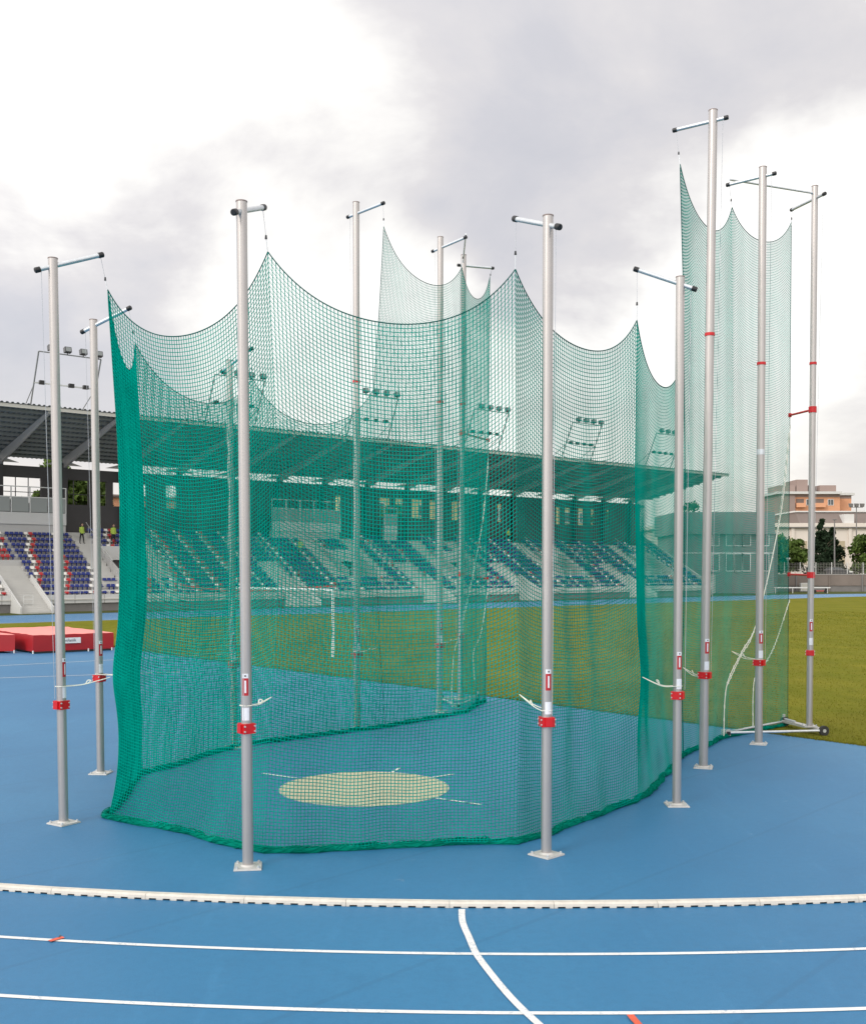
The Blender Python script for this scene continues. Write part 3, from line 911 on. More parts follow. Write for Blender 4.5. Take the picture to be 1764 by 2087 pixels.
do_panel(net_lo, C1, C0, 6.95, 6.84, 0.68, -0.05, 1, fold=0.010)
do_panel(net_lo, C1, C2, 6.95, 6.92, 0.78, 0.10, 2)
do_panel(net_lo, C2, C3, 6.92, 6.84, 0.74, 0.06, 3)
do_panel(net_lo, C3, C4, 6.84, 6.74, 0.66, 0.05, 4, fold=0.03)
do_panel(net_lo, C4, [(z, x + .0, y) for z, x, y in T1 if z < 8.1], 6.74, 6.95, 0.78, 0.13, 5, fold=0.010, tw=0.0033)
do_panel(net_lo, C0, C5, 6.84, 6.74, 0.68, -0.04, 6)
do_panel(net_lo, C5, [(z, x, y) for z, x, y in L1 if z < 8.5], 6.74, 6.9, 0.78, -0.05, 7)
do_panel(net_rt, T1, T2, 10.03, 10.15, 0.72, 0.04, 8, left=True, fold=0.014)
do_panel(net_rt, T2, T3, 10.15, 10.54, 0.52, 0.04, 9, right=True, fold=0.014)
do_panel(net_lt, L1, L2, 10.15, 10.07, 0.72, 0.05, 10, left=True, fold=0.015)
do_panel(net_lt, L2, L3, 10.07, 10.48, 0.62, 0.04, 12, right=True, fold=0.015)
xy0 = lambda P: (sorted(P)[0][1], sorted(P)[0][2])
for par, pts, sd_ in ((net_lo, [xy0(q) for q in (L1, C5, C0, C1, C2, C3, C4, T1)], 3), (net_rt, [xy0(q) for q in (T1, T2, T3)], 5), (net_lt, [xy0(q) for q in (L1, L2, L3)], 6)):
    o = hem('bunched_hem', pts, par, sd_); at_parent(o, par)


# suspension cords with shackles, from arm ends to net corners
def hanger(a, c, label):
    root = empty('net_hanger', a, 0, label, 'cord', 'cords holding the net corners')
    a = Vector(a); c = Vector(c); d = c - a
    mb = MB(); mb.tube([(0, 0, 0), d], 0.0035, 5); mb.build('cord', M_STEELCORD, root)
    mb = MB(); mb.tube([d * 0.66 - UZ * 0.02, d * 0.66 + UZ * 0.025], [0.015, 0.010], 10); mb.build('pulley', M_RUBBER, root, True)
    mb = MB(); mb.tube([d * 0.70, d], 0.006, 6); mb.build('shackle', M_GALV, root)


hanger((-4.36, 14.02, 7.36), (-4.283, 14.05, 6.95), "thin cord holding the net corner beside the leftmost pole")
hanger((-1.95, 12.24, 7.40), (-1.90, 12.27, 6.92), "thin cord from the near left pole's arm to the net peak")
hanger((0.98, 12.68, 7.40), (0.98, 12.70, 6.84), "thin cord from the near right pole's arm to the net peak")
hanger((2.84, 14.87, 7.42), (2.84, 14.87, 6.74), "thin cord above the net peak beside the short right pole")
hanger((-4.80, 16.87, 7.36), (-4.708, 16.87, 6.84), "thin cord above the second net peak from the left")
hanger((-3.27, 19.2, 7.20), (-3.27, 19.3, 6.74), "thin cord above the net peak behind the near left pole")
hanger((4.05, 17.79, 10.57), (4.117, 17.8, 10.03), "thin cord holding the highest green net peak at right")
hanger((5.62, 20.25, 10.55), (5.676, 20.27, 10.15), "thin cord above the middle peak of the tall right net")
hanger((7.50, 22.30, 10.77), (7.50, 22.35, 10.54), "thin cord at the right end of the tall right net")
hanger((-1.0, 21.4, 10.58), (-0.984, 21.4, 10.15), "thin cord above the left peak of the tall far net")
hanger((0.72, 24.03, 10.72), (0.65, 24.0, 10.07), "thin cord above the middle peak of the tall far net")
hanger((1.43, 26.0, 10.58), (1.40, 26.3, 10.48), "thin cord at the right end of the tall far net")


# white tie ropes pulling the net out to the poles
def catm(P, n=8):
    P = [Vector(p) for p in P]; out = []
    for k in range(len(P) - 1):
        p0, p1, p2, p3 = [P[min(max(q, 0), len(P) - 1)] for q in (k - 1, k, k + 1, k + 2)]
        for t in np.linspace(0, 1, n)[:-1]:
            out.append(0.5 * ((2 * p1) + (p2 - p0) * t + (2 * p0 - 5 * p1 + 4 * p2 - p3) * t * t + (3 * p1 - p0 - 3 * p2 + p3) * t ** 3))
    out.append(P[-1]); return out


def tie(pole, z, tip, label, r=0.06, slack=0.03, spread=0.02):
    px, py = pole; c = Vector((px, py, z)); t = Vector(tip)
    root = empty('tie_rope', c, 0, label, 'rope', 'white ropes tying the net to the poles')
    d = (t - c); h = Vector((d.x, d.y, 0)).normalized(); s = Vector((-h.y, h.x, 0))
    R = r + 0.006
    for sg_ in (-1, 1):
        pts = [-h * R * 0.99, (-h * 0.3 + s * sg_) * R, (h * 0.35 + s * sg_ * 0.95) * R, d * 0.45 + s * sg_ * spread - UZ * slack, d]
        mb = MB(); mb.tube(catm(pts), 0.0055, 6); mb.build('strand', M_ROPE, root, True)
    mb = MB(); mb.tube(catm([d * 0.5 - UZ * slack, d * 0.55 + s * 0.015 + UZ * 0.01, d * 0.6 - s * 0.012, d * 0.52 - UZ * 0.035]), 0.007, 6); mb.build('knot', M_ROPE, root, True)


tie((-4.77, 13.68), 1.77, (-4.24, 14.03, 1.85), "white rope round the leftmost pole, stretched right to the net")
tie((-2.04, 11.66), 1.78, (-1.84, 12.16, 1.81), "white rope tied round the near left pole above its red clamp")
tie((1.295, 12.16), 1.66, (1.02, 12.58, 1.79), "white rope tied round the near right pole, slanting left to the net")
tie((3.37, 14.73), 1.66, (2.91, 14.84, 1.77), "slack double white rope between the short right pole and the net corner", slack=0.05, spread=0.05)
tie((4.465, 17.54), 1.52, (4.20, 17.93, 1.62), "white double rope from the nearest tall right pole to the net", r=0.072, slack=0.05, spread=0.05)
tie((6.08, 19.91), 1.60, (5.70, 20.38, 1.71), "white rope loop between the middle tall right pole and the net", r=0.072, slack=0.05, spread=0.08)
tie((-5.33, 17.04), 1.60, (-4.66, 16.9, 1.64), "white rope from the farther left pole to the dense net side")
tie((-3.65, 19.52), 1.60, (-3.41, 19.62, 1.70), "white rope at the red clamp of the pole behind the near left pole")
tie((-1.553, 21.81), 1.60, (-1.10, 21.6, 1.70), "white rope at the clamp of the first far tall pole", r=0.07)
tie((0.152, 24.44), 1.60, (0.60, 24.12, 1.72), "white rope at the clamp of the middle far tall pole", r=0.07)


def loose(pts, label, r=0.009):
    root = empty('lacing_rope', pts[0], 0, label, 'rope', 'long white ropes hanging on the tall nets')
    P = catm(pts, 14); o = Vector(pts[0]); mb = MB()
    mb.tube([p - o for p in P], r, 6); mb.build('strand', M_ROPE, root, True)
    mb = MB()
    for k, p in enumerate(P[::3]):
        q = p - o; mb.tube([q - UZ * 0.03, q + UZ * 0.03], r * 1.35, 5)
    mb.build('loop_knot', M_ROPE, root)


loose([(7.46, 22.3, 6.25), (7.16, 22.0, 4.39), (6.4, 21.05, 2.29), (5.95, 20.6, 1.67), (5.58, 20.3, 1.04), (5.5, 20.2, 0.12)], "long white rope slanting down across the tall right net to its hem")
loose([(7.43, 22.3, 6.1), (7.08, 21.95, 4.1), (6.34, 21.0, 2.15), (5.93, 20.55, 1.62), (5.60, 20.28, 1.10)], "second strand beside the long slanting rope on the tall right net", 0.007)
loose([(7.44, 22.3, 2.61), (7.09, 22.1, 1.75), (6.83, 21.9, 1.37), (6.41, 21.3, 1.07), (6.35, 21.2, 0.16)], "short white rope hanging low near the right end of the tall right net")
loose([(1.36, 26.2, 6.11), (1.23, 26, 4.6), (0.94, 25.5, 3.05), (0.67, 25, 1.9), (0.49, 24.6, 1.36), (0.43, 24.4, 0.59), (0.44, 24.4, 0.14)], "long white rope slanting down the tall far net behind the circle")
loose([(1.36, 26.2, 5.9), (1.18, 25.95, 4.3), (0.89, 25.45, 2.9), (0.62, 24.95, 1.8), (0.50, 24.62, 1.40)], "second strand beside the long slanting rope on the tall far net", 0.007)
loose([(1.33, 26.2, 2.68), (1.17, 26, 1.73), (0.98, 25.8, 1.27), (1.0, 25.7, 0.62)], "short white rope hanging low at the right end of the tall far net")

# ------------------------------------------------------------------ high-jump mat
mt = empty('landing_mat', (-15.5, 41.4, 0), 0, "big red landing mat with pink top on the blue ground at left", 'landing mat')
MA = Vector((-15.5, 41.4)); mR = Vector((2.55, 1.9)); mB_ = Vector((-3.85, 4.8)).normalized() * 6.0


def mat_block(F, a, c, z0, z1):
    F = Vector(F) - MA; mb = MB()
    na, nc = 10, 14
    def P(i, j, z):
        p = F + a * (i / na) + c * (j / nc); return (p.x, p.y, z)
    wob_ = lambda i, j: 0.03 * mnoise.noise((i * 0.7 + F.x, j * 0.7, 0.3))
    mb.cur = 1
    g = {}
    for i in range(na + 1):
        for j in range(nc + 1):
            e_ = 0 if 0 < i < na and 0 < j < nc else -0.03
            g[i, j] = len(mb.v); mb.v.append(P(i, j, z1 + 0.02 + wob_(i, j) + e_))
    for i in range(na):
        for j in range(nc):
            mb.f.append((g[i, j], g[i + 1, j], g[i + 1, j + 1], g[i, j + 1])); mb.m.append(1)
    mb.cur = 0
    ring = [(i, 0) for i in range(na)] + [(na, j) for j in range(nc)] + [(i, nc) for i in range(na, 0, -1)] + [(0, j) for j in range(nc, 0, -1)]
    bot = []; midr = []
    cen = F + a * 0.5 + c * 0.5
    for (i, j) in ring:
        p = Vector(P(i, j, 0)[:2]); dd = (p - cen).normalized() * 0.035 * (0.5 + mnoise.noise((i * 1.1, j * 1.3, 5)))
        midr.append(len(mb.v)); mb.v.append((p.x + dd.x, p.y + dd.y, (z0 + z1) / 2))
        bot.append(len(mb.v)); mb.v.append((p.x, p.y, z0))
    for k in range(len(ring)):
        k2 = (k + 1) % len(ring)
        mb.f.append((midr[k], midr[k2], g[ring[k2]], g[ring[k]])); mb.m.append(0)
        mb.f.append((bot[k], bot[k2], midr[k2], midr[k])); mb.m.append(0)
    mb.f.append(tuple(reversed(bot))); mb.m.append(0)
    return mb.build('mat_block', [M_MAT, M_MATTOP], mt, True)


mat_block((-15.5, 41.4), mR, mB_, 0.09, 0.74)
mat_block((-16.35, 41.75), Vector((-3.0, -0.3)) * 0.9, mB_ * 0.98, 0.09, 0.74)
mb = MB(); mb.obox((0.05, 0.05, 0.02), (mR.x * 0.97, mR.y * 0.97, 0), (mB_.x * 0.97, mB_.y * 0.97, 0), (0, 0, 0.06)); mb.build('pallet', M_BLACK, mt)
for q in (0.0, 0.34, 0.68, 0.98):
    for off in (0.0,):
        p = mR * q; mb = MB(); mb.box(p.x - 0.018, p.x + 0.018, p.y - 0.05, p.y + 0.01, 0.011, 0.13); mb.build('pallet_leg', M_LINE, mt)
for q in (Vector((-0.86, 0.34)), Vector((-1.6, 0.25))):
    mb = MB(); mb.box(q.x - 0.018, q.x + 0.018, q.y - 0.05, q.y + 0.01, 0.011, 0.13); mb.build('pallet_leg', M_LINE, mt)
md = mR.normalized(); mn = Vector((md.y, -md.x))
p0 = mR * 0.30; p1 = mR * 0.575
mb = MB()
o0 = p0 + mn * 0.05; w_ = (p1 - p0)
mb.obox((o0.x, o0.y, 0.37), (w_.x, w_.y, 0), (mn.x * 0.012, mn.y * 0.012, 0), (0, 0, 0.22))
sign = mb.build('mat_sign', M_LINE, mt)


def text_mesh(txt, size):
    c = bpy.data.curves.new('lettering', 'FONT'); c.body = txt; c.size = size; c.extrude = 0.002; c.resolution_u = 2
    o = bpy.data.objects.new('lettering_tmp', c); COL.objects.link(o)
    dg = bpy.context.evaluated_depsgraph_get()
    me = bpy.data.meshes.new_from_object(o.evaluated_get(dg))
    bpy.data.objects.remove(o); bpy.data.curves.remove(c)
    me.name = 'lettering'; me.materials.clear(); me.materials.append(M_TEXT)
    return me


tm = text_mesh("polanik", 0.17)
o = link('lettering', tm, sign)
tp = o0 + mn * 0.016 + md * 0.20
o.matrix_local = Matrix(((md.x, 0, mn.x, tp.x), (md.y, 0, mn.y, tp.y), (0, 1, 0, 0.435), (0, 0, 0, 1)))
mb = MB(); c_ = o0 + mn * 0.014 + md * 0.12
mb.tube([(c_.x, c_.y, 0.48), (c_.x + mn.x * 0.006, c_.y + mn.y * 0.006, 0.48)], 0.055, 14); mb.build('emblem', M_TEXT, sign)

# ------------------------------------------------------------------ football goal
gl_ = empty('football_goal', (-3.72, 39.8, 0), 0, "white football goal frame on the grass seen through the net", 'goal')
gn = Vector((-0.6468, 0.7627)); P2 = gn * 7.32
for q in (Vector((0, 0)), P2):
    mb = MB(); mb.tube([(q.x, q.y, 0), (q.x, q.y, 2.50)], 0.06, 12); mb.build('post', M_LINE, gl_, True)
mb = MB(); mb.tube([(0, 0, 2.5), (P2.x, P2.y, 2.5)], 0.06, 12); mb.build('crossbar', M_LINE, gl_, True)

# ------------------------------------------------------------------ grandstand (local frame: x = along, y = back)
ST = empty('grandstand', (A0.x, A0.y, 0), STAND_ROT, "long covered grandstand with blue, white and red seats behind the pitch", 'grandstand')
RISE, RUN, Z0, NR = 0.484, 0.80, 1.28, 12
S_L, S_R = -12.0, 90.0
GST = [0.8, 25.2, 41.5, 55.0, 73.6]; GW = 2.3
VOM = [10.3, 33.9, 48.2, 64.5, 81.5]; VW = 3.6; SW = 1.6
BOX = [(-12.0, 8.4), (29.1, 37.4), (43.2, 45.0)]


def rows_block(s0, s1, k0, k1, name='seating_terrace', m=M_WALLG):
    mb = MB()
    for k in range(k0, k1):
        z = Z0 - 0.10 + RISE * k
        mb.box(s0, s1, k * RUN, (k + 1) * RUN + (0.02 if k < NR - 1 else 0), z - RISE - 0.35, z)
    return mb.build(name, m, ST)


segs = [S_L]
for g_ in GST: segs += [g_, g_ + GW]
for v_ in VOM: segs += [v_ - SW, v_, v_ + VW, v_ + VW + SW]
segs = sorted(set([x for x in segs] + [S_R]))
types = {}
for a, c in zip(segs[:-1], segs[1:]):
    mid = (a + c) / 2; ty = 'seat'
    for g_ in GST:
        if g_ <= mid <= g_ + GW: ty = 'ground'
    for v_ in VOM:
        if v_ <= mid <= v_ + VW: ty = 'vom'
        if v_ - SW <= mid < v_ or v_ + VW < mid <= v_ + VW + SW: ty = 'aisle'
    types[(a, c)] = ty
    if ty == 'seat':
        rows_block(a, c, 0, NR)
    elif ty == 'ground':
        rows_block(a, c, 6, NR)
        mb = MB(); nst = 26
        for j in range(nst):
            y0 = -2.2 + j * (4.8 + 2.2) / nst; z = (j + 1) * (Z0 - 0.10 + RISE * 5) / nst
            mb.box(a, c, y0, 4.8, max(0, z - 0.18), z)
        mb.build('ground_stair', M_STEP, ST)
        for sx in (a - 0.12, c):
            mb = MB()
            mb.hexa([(sx, -2.3, 0), (sx + .12, -2.3, 0), (sx + .12, 2.4, 0), (sx, 2.4, 0), (sx, -2.3, 0.5), (sx + .12, -2.3, 0.5), (sx + .12, 2.4, 2.9), (sx, 2.4, 2.9)])
            mb.build('stair_side_wall', M_PANEL, ST)
        mb = MB(); xr = a + 0.5
        for q in (0, 1):
            mb.tube([(xr + q * 0.7, -1.2, 0.45), (xr + q * 0.7, -1.2, 1.35)], 0.03, 6)
        for zz_ in (0.75, 1.05, 1.35): mb.tube([(xr, -1.2, zz_), (xr + 0.7, -1.2, zz_)], 0.025, 6)
        mb.build('stair_rail', M_RAIL, ST)
    elif ty == 'aisle':
        rows_block(a, c, 0, NR, 'aisle_terrace', M_STEP)
        mb = MB()
        for k in range(3, NR):
            mb.box(a + 0.1, c - 0.1, k * RUN - 0.40, k * RUN, Z0 - 0.10 + RISE * (k - 1), Z0 - 0.10 + RISE * (k - 0.5))
        mb.build('aisle_step', M_STEP, ST)
        mb = MB()
        mb.tube([(c - 0.06, k * RUN, Z0 + RISE * k + 0.85) for k in range(4, NR)], 0.025, 6)
        for k in range(4, NR, 2): mb.tube([(c - 0.06, k * RUN + 0.3, Z0 + RISE * k - 0.2), (c - 0.06, k * RUN + 0.3, Z0 + RISE * k + 0.95)], 0.02, 6)
        mb.build('handrail', M_RAIL, ST)
    else:
        rows_block(a, c, 0, 3)
        rows_block(a, c, 8, NR)
        zf = Z0 - 0.1 + 2 * RISE
        mb = MB()
        mb.box(a, c, 2.4, 6.6, zf - 0.3, zf - 0.02); mb.build('vomitory_floor', M_WALLG, ST)
        for sx in (a, c - 0.15):
            mb = MB()
            mb.hexa([(sx, 2.4, zf), (sx + .15, 2.4, zf), (sx + .15, 6.6, zf), (sx, 6.6, zf), (sx, 2.4, zf + 1.2), (sx + .15, 2.4, zf + 1.2), (sx + .15, 6.6, zf + 3.3), (sx, 6.6, zf + 3.3)])
            mb.build('vomitory_side_wall', M_WALLG, ST)
        mb = MB(); mb.box(a, c, 6.6, 6.75, zf - 0.3, zf + 3.0); mb.build('vomitory_opening', M_DARK, ST)
        mb = MB(); mb.box(a, c, 6.3, 6.55, zf + 2.0, zf + 3.2); mb.build('vomitory_lintel', M_PANEL, ST)
        mb = MB(); mb.box(a, c, 2.3, 2.42, zf - 0.1, zf + 0.5); mb.build('vomitory_parapet', M_PANEL, ST)
        mb = MB()
        for j in range(5): mb.tube([(a + 0.2, 2.5, zf + 0.35 + j * 0.22), (a + 1.5, 2.5, zf + 0.35 + j * 0.22)], 0.02, 6)
        for xx in (a + 0.2, a + 1.5): mb.tube([(xx, 2.5, zf), (xx, 2.5, zf + 1.25)], 0.025, 6)
        mb.build('vomitory_rail', M_RAIL, ST)
# parapet + dark plinth between the ground stairs
prev = S_L
for g_ in GST + [S_R]:
    a, c = prev, g_ - 0.12
    if g_ == S_R: c = S_R
    mb = MB(); mb.box(a, c, -0.25, 0.0, 0.66, 1.33); mb.build('front_parapet', M_PANEL, ST)
    mb = MB(); mb.box(a, c, -0.32, -0.253, 0.92, 0.99); mb.build('parapet_ledge', M_FASC, ST)
    mb = MB(); mb.box(a, c, -0.10, 0.05, 0, 0.657); mb.build('plinth', M_BASE, ST)
    x = a + 2.4
    while x < c:
        mb = MB(); mb.box(x, x + 0.03, -0.262, -0.252, 0.66, 1.32); mb.build('parapet_joint', M_BASE, ST); x += 2.4
    mb = MB(); mb.tube([(a, -0.1, 1.62), (c, -0.1, 1.62)], 0.03, 6)
    x = a + 0.5
    while x < c: mb.tube([(x, -0.1, 1.3), (x, -0.1, 1.62)], 0.02, 5); x += 2.4
    mb.build('parapet_rail', M_RAIL, ST)
    prev = g_ + GW + 0.12
mb = MB(); mb.box(S_L, S_R, NR * RUN - 0.02, 11.5, 6.3, 6.58); mb.build('top_walkway', M_WALLG, ST)
mb = MB(); mb.box(S_R, S_R + 0.3, 0, 11.5, 0, 1.4)
mb.hexa([(S_R, 0, 1.4), (S_R + .3, 0, 1.4), (S_R + .3, 11.5, 1.4), (S_R, 11.5, 1.4), (S_R, 0, 1.5), (S_R + .3, 0, 1.5), (S_R + .3, 11.5, 8.2), (S_R, 11.5, 8.2)])
mb.build('end_wall', M_WALLG, ST)

# seats: pan, back and leg, shared meshes
def seat_mesh(m):
    mb = MB(); w = 0.17
    mb.hexa([(-w, 0.0, .25), (w, 0.0, .25), (w, .34, .22), (-w, .34, .22), (-w, 0.0, .28), (w, 0.0, .28), (w, .34, .25), (-w, .34, .25)])
    mb.hexa([(-w, .32, .24), (w, .32, .24), (w, .36, .24), (-w, .36, .24), (-w * .85, .37, .47), (w * .85, .37, .47), (w * .85, .40, .47), (-w * .85, .40, .47)])
    mb.box(-0.03, 0.03, .14, .28, 0.0, .25)
    me = bpy.data.meshes.new('seat'); me.from_pydata(mb.v, [], mb.f); me.materials.append(m); me.update()
    return me, mb


PITCH = 0.39
seat_m = [seat_mesh(m) for m in (M_SBLUE, M_SWHITE, M_SRED)]
SHIFT = [0, 1, 2, 3, 3.5, 4, 4, 4, 5, 6.0, 6.5, 7]
allseats = []
for (a, c), ty in types.items():
    for k in range(NR):
        if ty in ('aisle',) and not (k < 3): continue
        if ty == 'ground' and k < 6: continue
        if ty == 'vom' and 3 <= k <= 7: continue
        skip = False
        if k >= 11 and (a + c) / 2 < 8.4: continue
        nn = int((c - a - 0.1) / PITCH); off = (c - a - nn * PITCH) / 2
        for j in range(nn):
            s_ = a + off + (j + 0.5) * PITCH
            if any(b0 - 0.1 < s_ < b1 + 0.1 and k >= 11 for b0, b1 in BOX): continue
            sh = -SHIFT[k] if s_ < 16 else 0
            ph = int(math.floor(s_ / PITCH + sh)) % 6 if s_ < 24 else int(math.floor(s_ / PITCH + sh)) % 8
            ci = 1 if ph == 0 else (2 if ph == 1 else 0)
            if s_ > 24 and ci == 2 and (int(s_ / PITCH) * 7 + k * 3) % 5: ci = 0
            allseats.append((s_, k, ci))
vis = [q for q in allseats if -1 < q[0] < 15.5 and not (q[0] > 12.5 and q[1] > 2)]
vis.sort(key=lambda q: (q[0] * 0.65 + q[1] * 0.6))
near = vis[:300]; nearset = set(near)
for (s_, k, ci) in near:
    o = bpy.data.objects.new('seat', seat_m[ci][0]); COL.objects.link(o); o.parent = ST
    o.location = (s_, k * RUN + 0.28, Z0 - 0.10 + RISE * k)
    if ci: o['label'] = ('', 'white plastic seat', 'red plastic seat')[ci]
V = []; F = []; MI = []
base_v = np.array(seat_m[0][1].v); base_f = seat_m[0][1].f
rest = [q for q in allseats if q not in nearset]
for (s_, k, ci) in rest:
    i_ = len(V)
    V.extend((base_v + np.array([s_, k * RUN + 0.28, Z0 - 0.10 + RISE * k])).tolist())
    F.extend([tuple(i_ + q for q in f) for f in base_f]); MI.extend([ci] * len(base_f))
me = bpy.data.meshes.new('seats'); me.from_pydata(V, [], F)
for m in (M_SBLUE, M_SWHITE, M_SRED): me.materials.append(m)
me.polygons.foreach_set('material_index', MI); me.update()
o = link('seats', me, ST); o['kind'] = 'stuff'; o['label'] = 'rows of blue seats with white and red ones between'

# back wall with openings
WIN = [(-10, -1.2), (4.0, 7.3), (8.9, 11.6), (12.6, 13.3), (13.9, 15.0), (16.9, 17.2), (19.2, 20.4), (38.8, 39.6), (41.2, 42.0), (44.7, 46.3), (47.0, 48.2), (49.4, 51.0), (52.0, 53.0), (55.4, 57.6), (60.0, 60.8), (62.8, 63.6),
       (71.0, 71.8), (73.2, 74.0), (74.8, 75.9), (76.6, 78.5), (79.9, 80.6), (82.2, 83.6)]
WZ0, WZ1 = 9.15, 11.35
mb = MB(); mb.box(S_L, S_R, 11.5, 11.8, 6.3, WZ0); mb.build('rear_wall', M_DARK, ST)
mb = MB(); mb.box(S_L, S_R, 11.45, 11.85, WZ1, 12.35); mb.build('rear_beam', M_DARK, ST)
prev = S_L
for a, c in WIN + [(S_R, S_R)]:
    if a > prev + 0.01:
        mb = MB(); mb.box(prev, a, 11.5, 11.8, WZ0 + 0.001, WZ1 - 0.001); mb.build('wall_pier', M_DARK, ST)
    prev = c
for a, c in WIN:
    n_ = max(1, int(round((c - a) / 1.1))); mb = MB()
    for j in range(n_ + 1):
        x = a + (c - a) * j / n_; mb.box(x - 0.03, x + 0.03, 11.6, 11.68, WZ0, WZ1)
    mb.box(a, c, 11.6, 11.68, WZ0 + 0.9, WZ0 + 0.96)
    mb.build('window_frame', M_COLM, ST)
bays = [3.6 + 5.6 * k for k in range(-2, 17)]
for x in bays:
    if S_L < x < S_R + 2:
        mb = MB(); mb.box(x - 0.25, x + 0.25, 10.95, 11.4, 6.5, 12.75); mb.build('column', M_COLM, ST)
# roof: sloping deck with corrugation, purlins, rafters, fascia
RF, RB = (-0.6, 15.65), (12.6, 12.95)
S_RF = 93.2
sl = (RB[1] - RF[1]) / (RB[0] - RF[0])
rz = lambda y: RF[1] + (y - RF[0]) * sl
mb = MB(); x = S_L; per = 0.40
while x < S_RF:
    for (dx0, dx1, h0, h1) in ((0, .14, 0, 0), (.14, .20, 0, .09), (.20, .34, .09, .09), (.34, .40, .09, 0)):
        mb.quad((x + dx0, RF[0] - 0.1, rz(RF[0] - 0.1) + 0.20 + h0), (x + dx1, RF[0] - 0.1, rz(RF[0] - 0.1) + 0.20 + h1), (x + dx1, RB[0], rz(RB[0]) + 0.20 + h1), (x + dx0, RB[0], rz(RB[0]) + 0.20 + h0))
    x += per
dk = mb.build('roof_deck', M_ROOF, ST); dk['kind'] = 'stuff'
mb = MB(); mb.hexa([(S_L, RF[0], rz(RF[0]) - 0.08), (S_RF, RF[0], rz(RF[0]) - 0.08), (S_RF, RF[0] + 0.12, rz(RF[0]) - 0.08), (S_L, RF[0] + 0.12, rz(RF[0]) - 0.08),
                    (S_L, RF[0], rz(RF[0]) + 0.18), (S_RF, RF[0], rz(RF[0]) + 0.18), (S_RF, RF[0] + 0.12, rz(RF[0]) + 0.18), (S_L, RF[0] + 0.12, rz(RF[0]) + 0.18)])
mb.build('fascia', M_FASC, ST)
for k in range(1, 12):
    y = RF[0] + k * 1.12
    mb = MB(); mb.box(S_L, S_RF - 0.1, y, y + 0.14, rz(y) - 0.02, rz(y) + 0.19); mb.build('purlin', M_ROOF, ST)
for x in bays:
    if x < S_RF - 0.5:
        mb = MB()
        mb.hexa([(x - .12, RF[0] + 0.3, rz(RF[0]) - 0.25), (x + .12, RF[0] + 0.3, rz(RF[0]) - 0.25), (x + .12, 11.3, rz(11.3) - 0.95), (x - .12, 11.3, rz(11.3) - 0.95),
                 (x - .12, RF[0] + 0.3, rz(RF[0]) - 0.05), (x + .12, RF[0] + 0.3, rz(RF[0]) - 0.05), (x + .12, 11.3, rz(11.3) - 0.03), (x - .12, 11.3, rz(11.3) - 0.03)])
        mb.build('rafter', M_BEAM, ST)
# bright lens-like haunch panels seen in the slot under the roof
for x in bays:
    if S_L < x < S_R:
        mb = MB()
        mb.hexa([(x - 1.7, 11.3, 12.60), (x + 1.7, 11.3, 12.60), (x + 1.7, 11.4, 12.60), (x - 1.7, 11.4, 12.60), (x - 0.5, 11.3, 12.95), (x + 0.5, 11.3, 12.95), (x + 0.5, 11.4, 12.95), (x - 0.5, 11.4, 12.95)])
        mb.build('haunch_bracket', M_BEAM, ST)


# terrace boxes with glass balustrade
def stand_box(b0, b1, ztop):
    mb = MB(); mb.box(b0, b1, 8.75, 9.0, 6.35, 7.15); mb.build('box_base', M_WALLG, ST)
    mb = MB(); mb.box(b0, b1, 8.60, 8.80, 7.15, 8.15); bx_ = mb.build('box_front', M_PANEL, ST)
    mb = MB(); mb.box(b1 - 0.15, b1, 8.8, 11.4, 7.0, 8.15); mb.build('box_side', M_PANEL, ST)
    n_ = max(1, int(round((b1 - b0) / 1.55))); w = (b1 - b0) / n_
    for j in range(n_):
        x = b0 + j * w
        mb = MB(); mb.box(x + 0.06, x + w - 0.06, 8.68, 8.70, 8.2, ztop - (ztop - 8.15) * 0.42); mb.build('balustrade_pane', M_GLASS, ST)
    mb = MB()
    for j in range(n_ + 1):
        x = min(b0 + j * w, b1 - 0.06); mb.box(x, x + 0.07, 8.62, 8.74, 8.15, ztop)
    for z in (ztop, ztop - (ztop - 8.15) * 0.40): mb.box(b0, b1, 8.63, 8.73, z - 0.06, z + 0.02)
    mb.build('balustrade_frame', M_RAIL, ST)


stand_box(-12, 8.4, 10.35); stand_box(29.1, 37.4, 10.35); stand_box(43.2, 45.0, 10.0)

tp_ = empty('barrier_tape', (*sb(14.4, -0.7), 0), STAND_ROT, "sagging red tape strung low along the front of the grandstand, behind the goal", 'tape')
mb = MB(); L_ = 16.0; nn_ = 28
zt = lambda q: 2.0 - 0.3 * q - 2.4 * q * (1 - q) * (1.25 - q)
for j in range(nn_):
    a, c = j / nn_, (j + 1) / nn_
    mb.hexa([(a * L_, 0, zt(a)), (c * L_, 0, zt(c)), (c * L_, .01, zt(c)), (a * L_, .01, zt(a)), (a * L_, 0.03, zt(a) + .14), (c * L_, .03, zt(c) + .14), (c * L_, .04, zt(c) + .14), (a * L_, .04, zt(a) + .14)])
mb.build('tape', M_RED, tp_)
for x in (0, L_): mb = MB(); mb.tube([(x, .06, 0), (x, .06, 2.15)], .03, 6); mb.build('tape_post', M_RAIL, tp_)

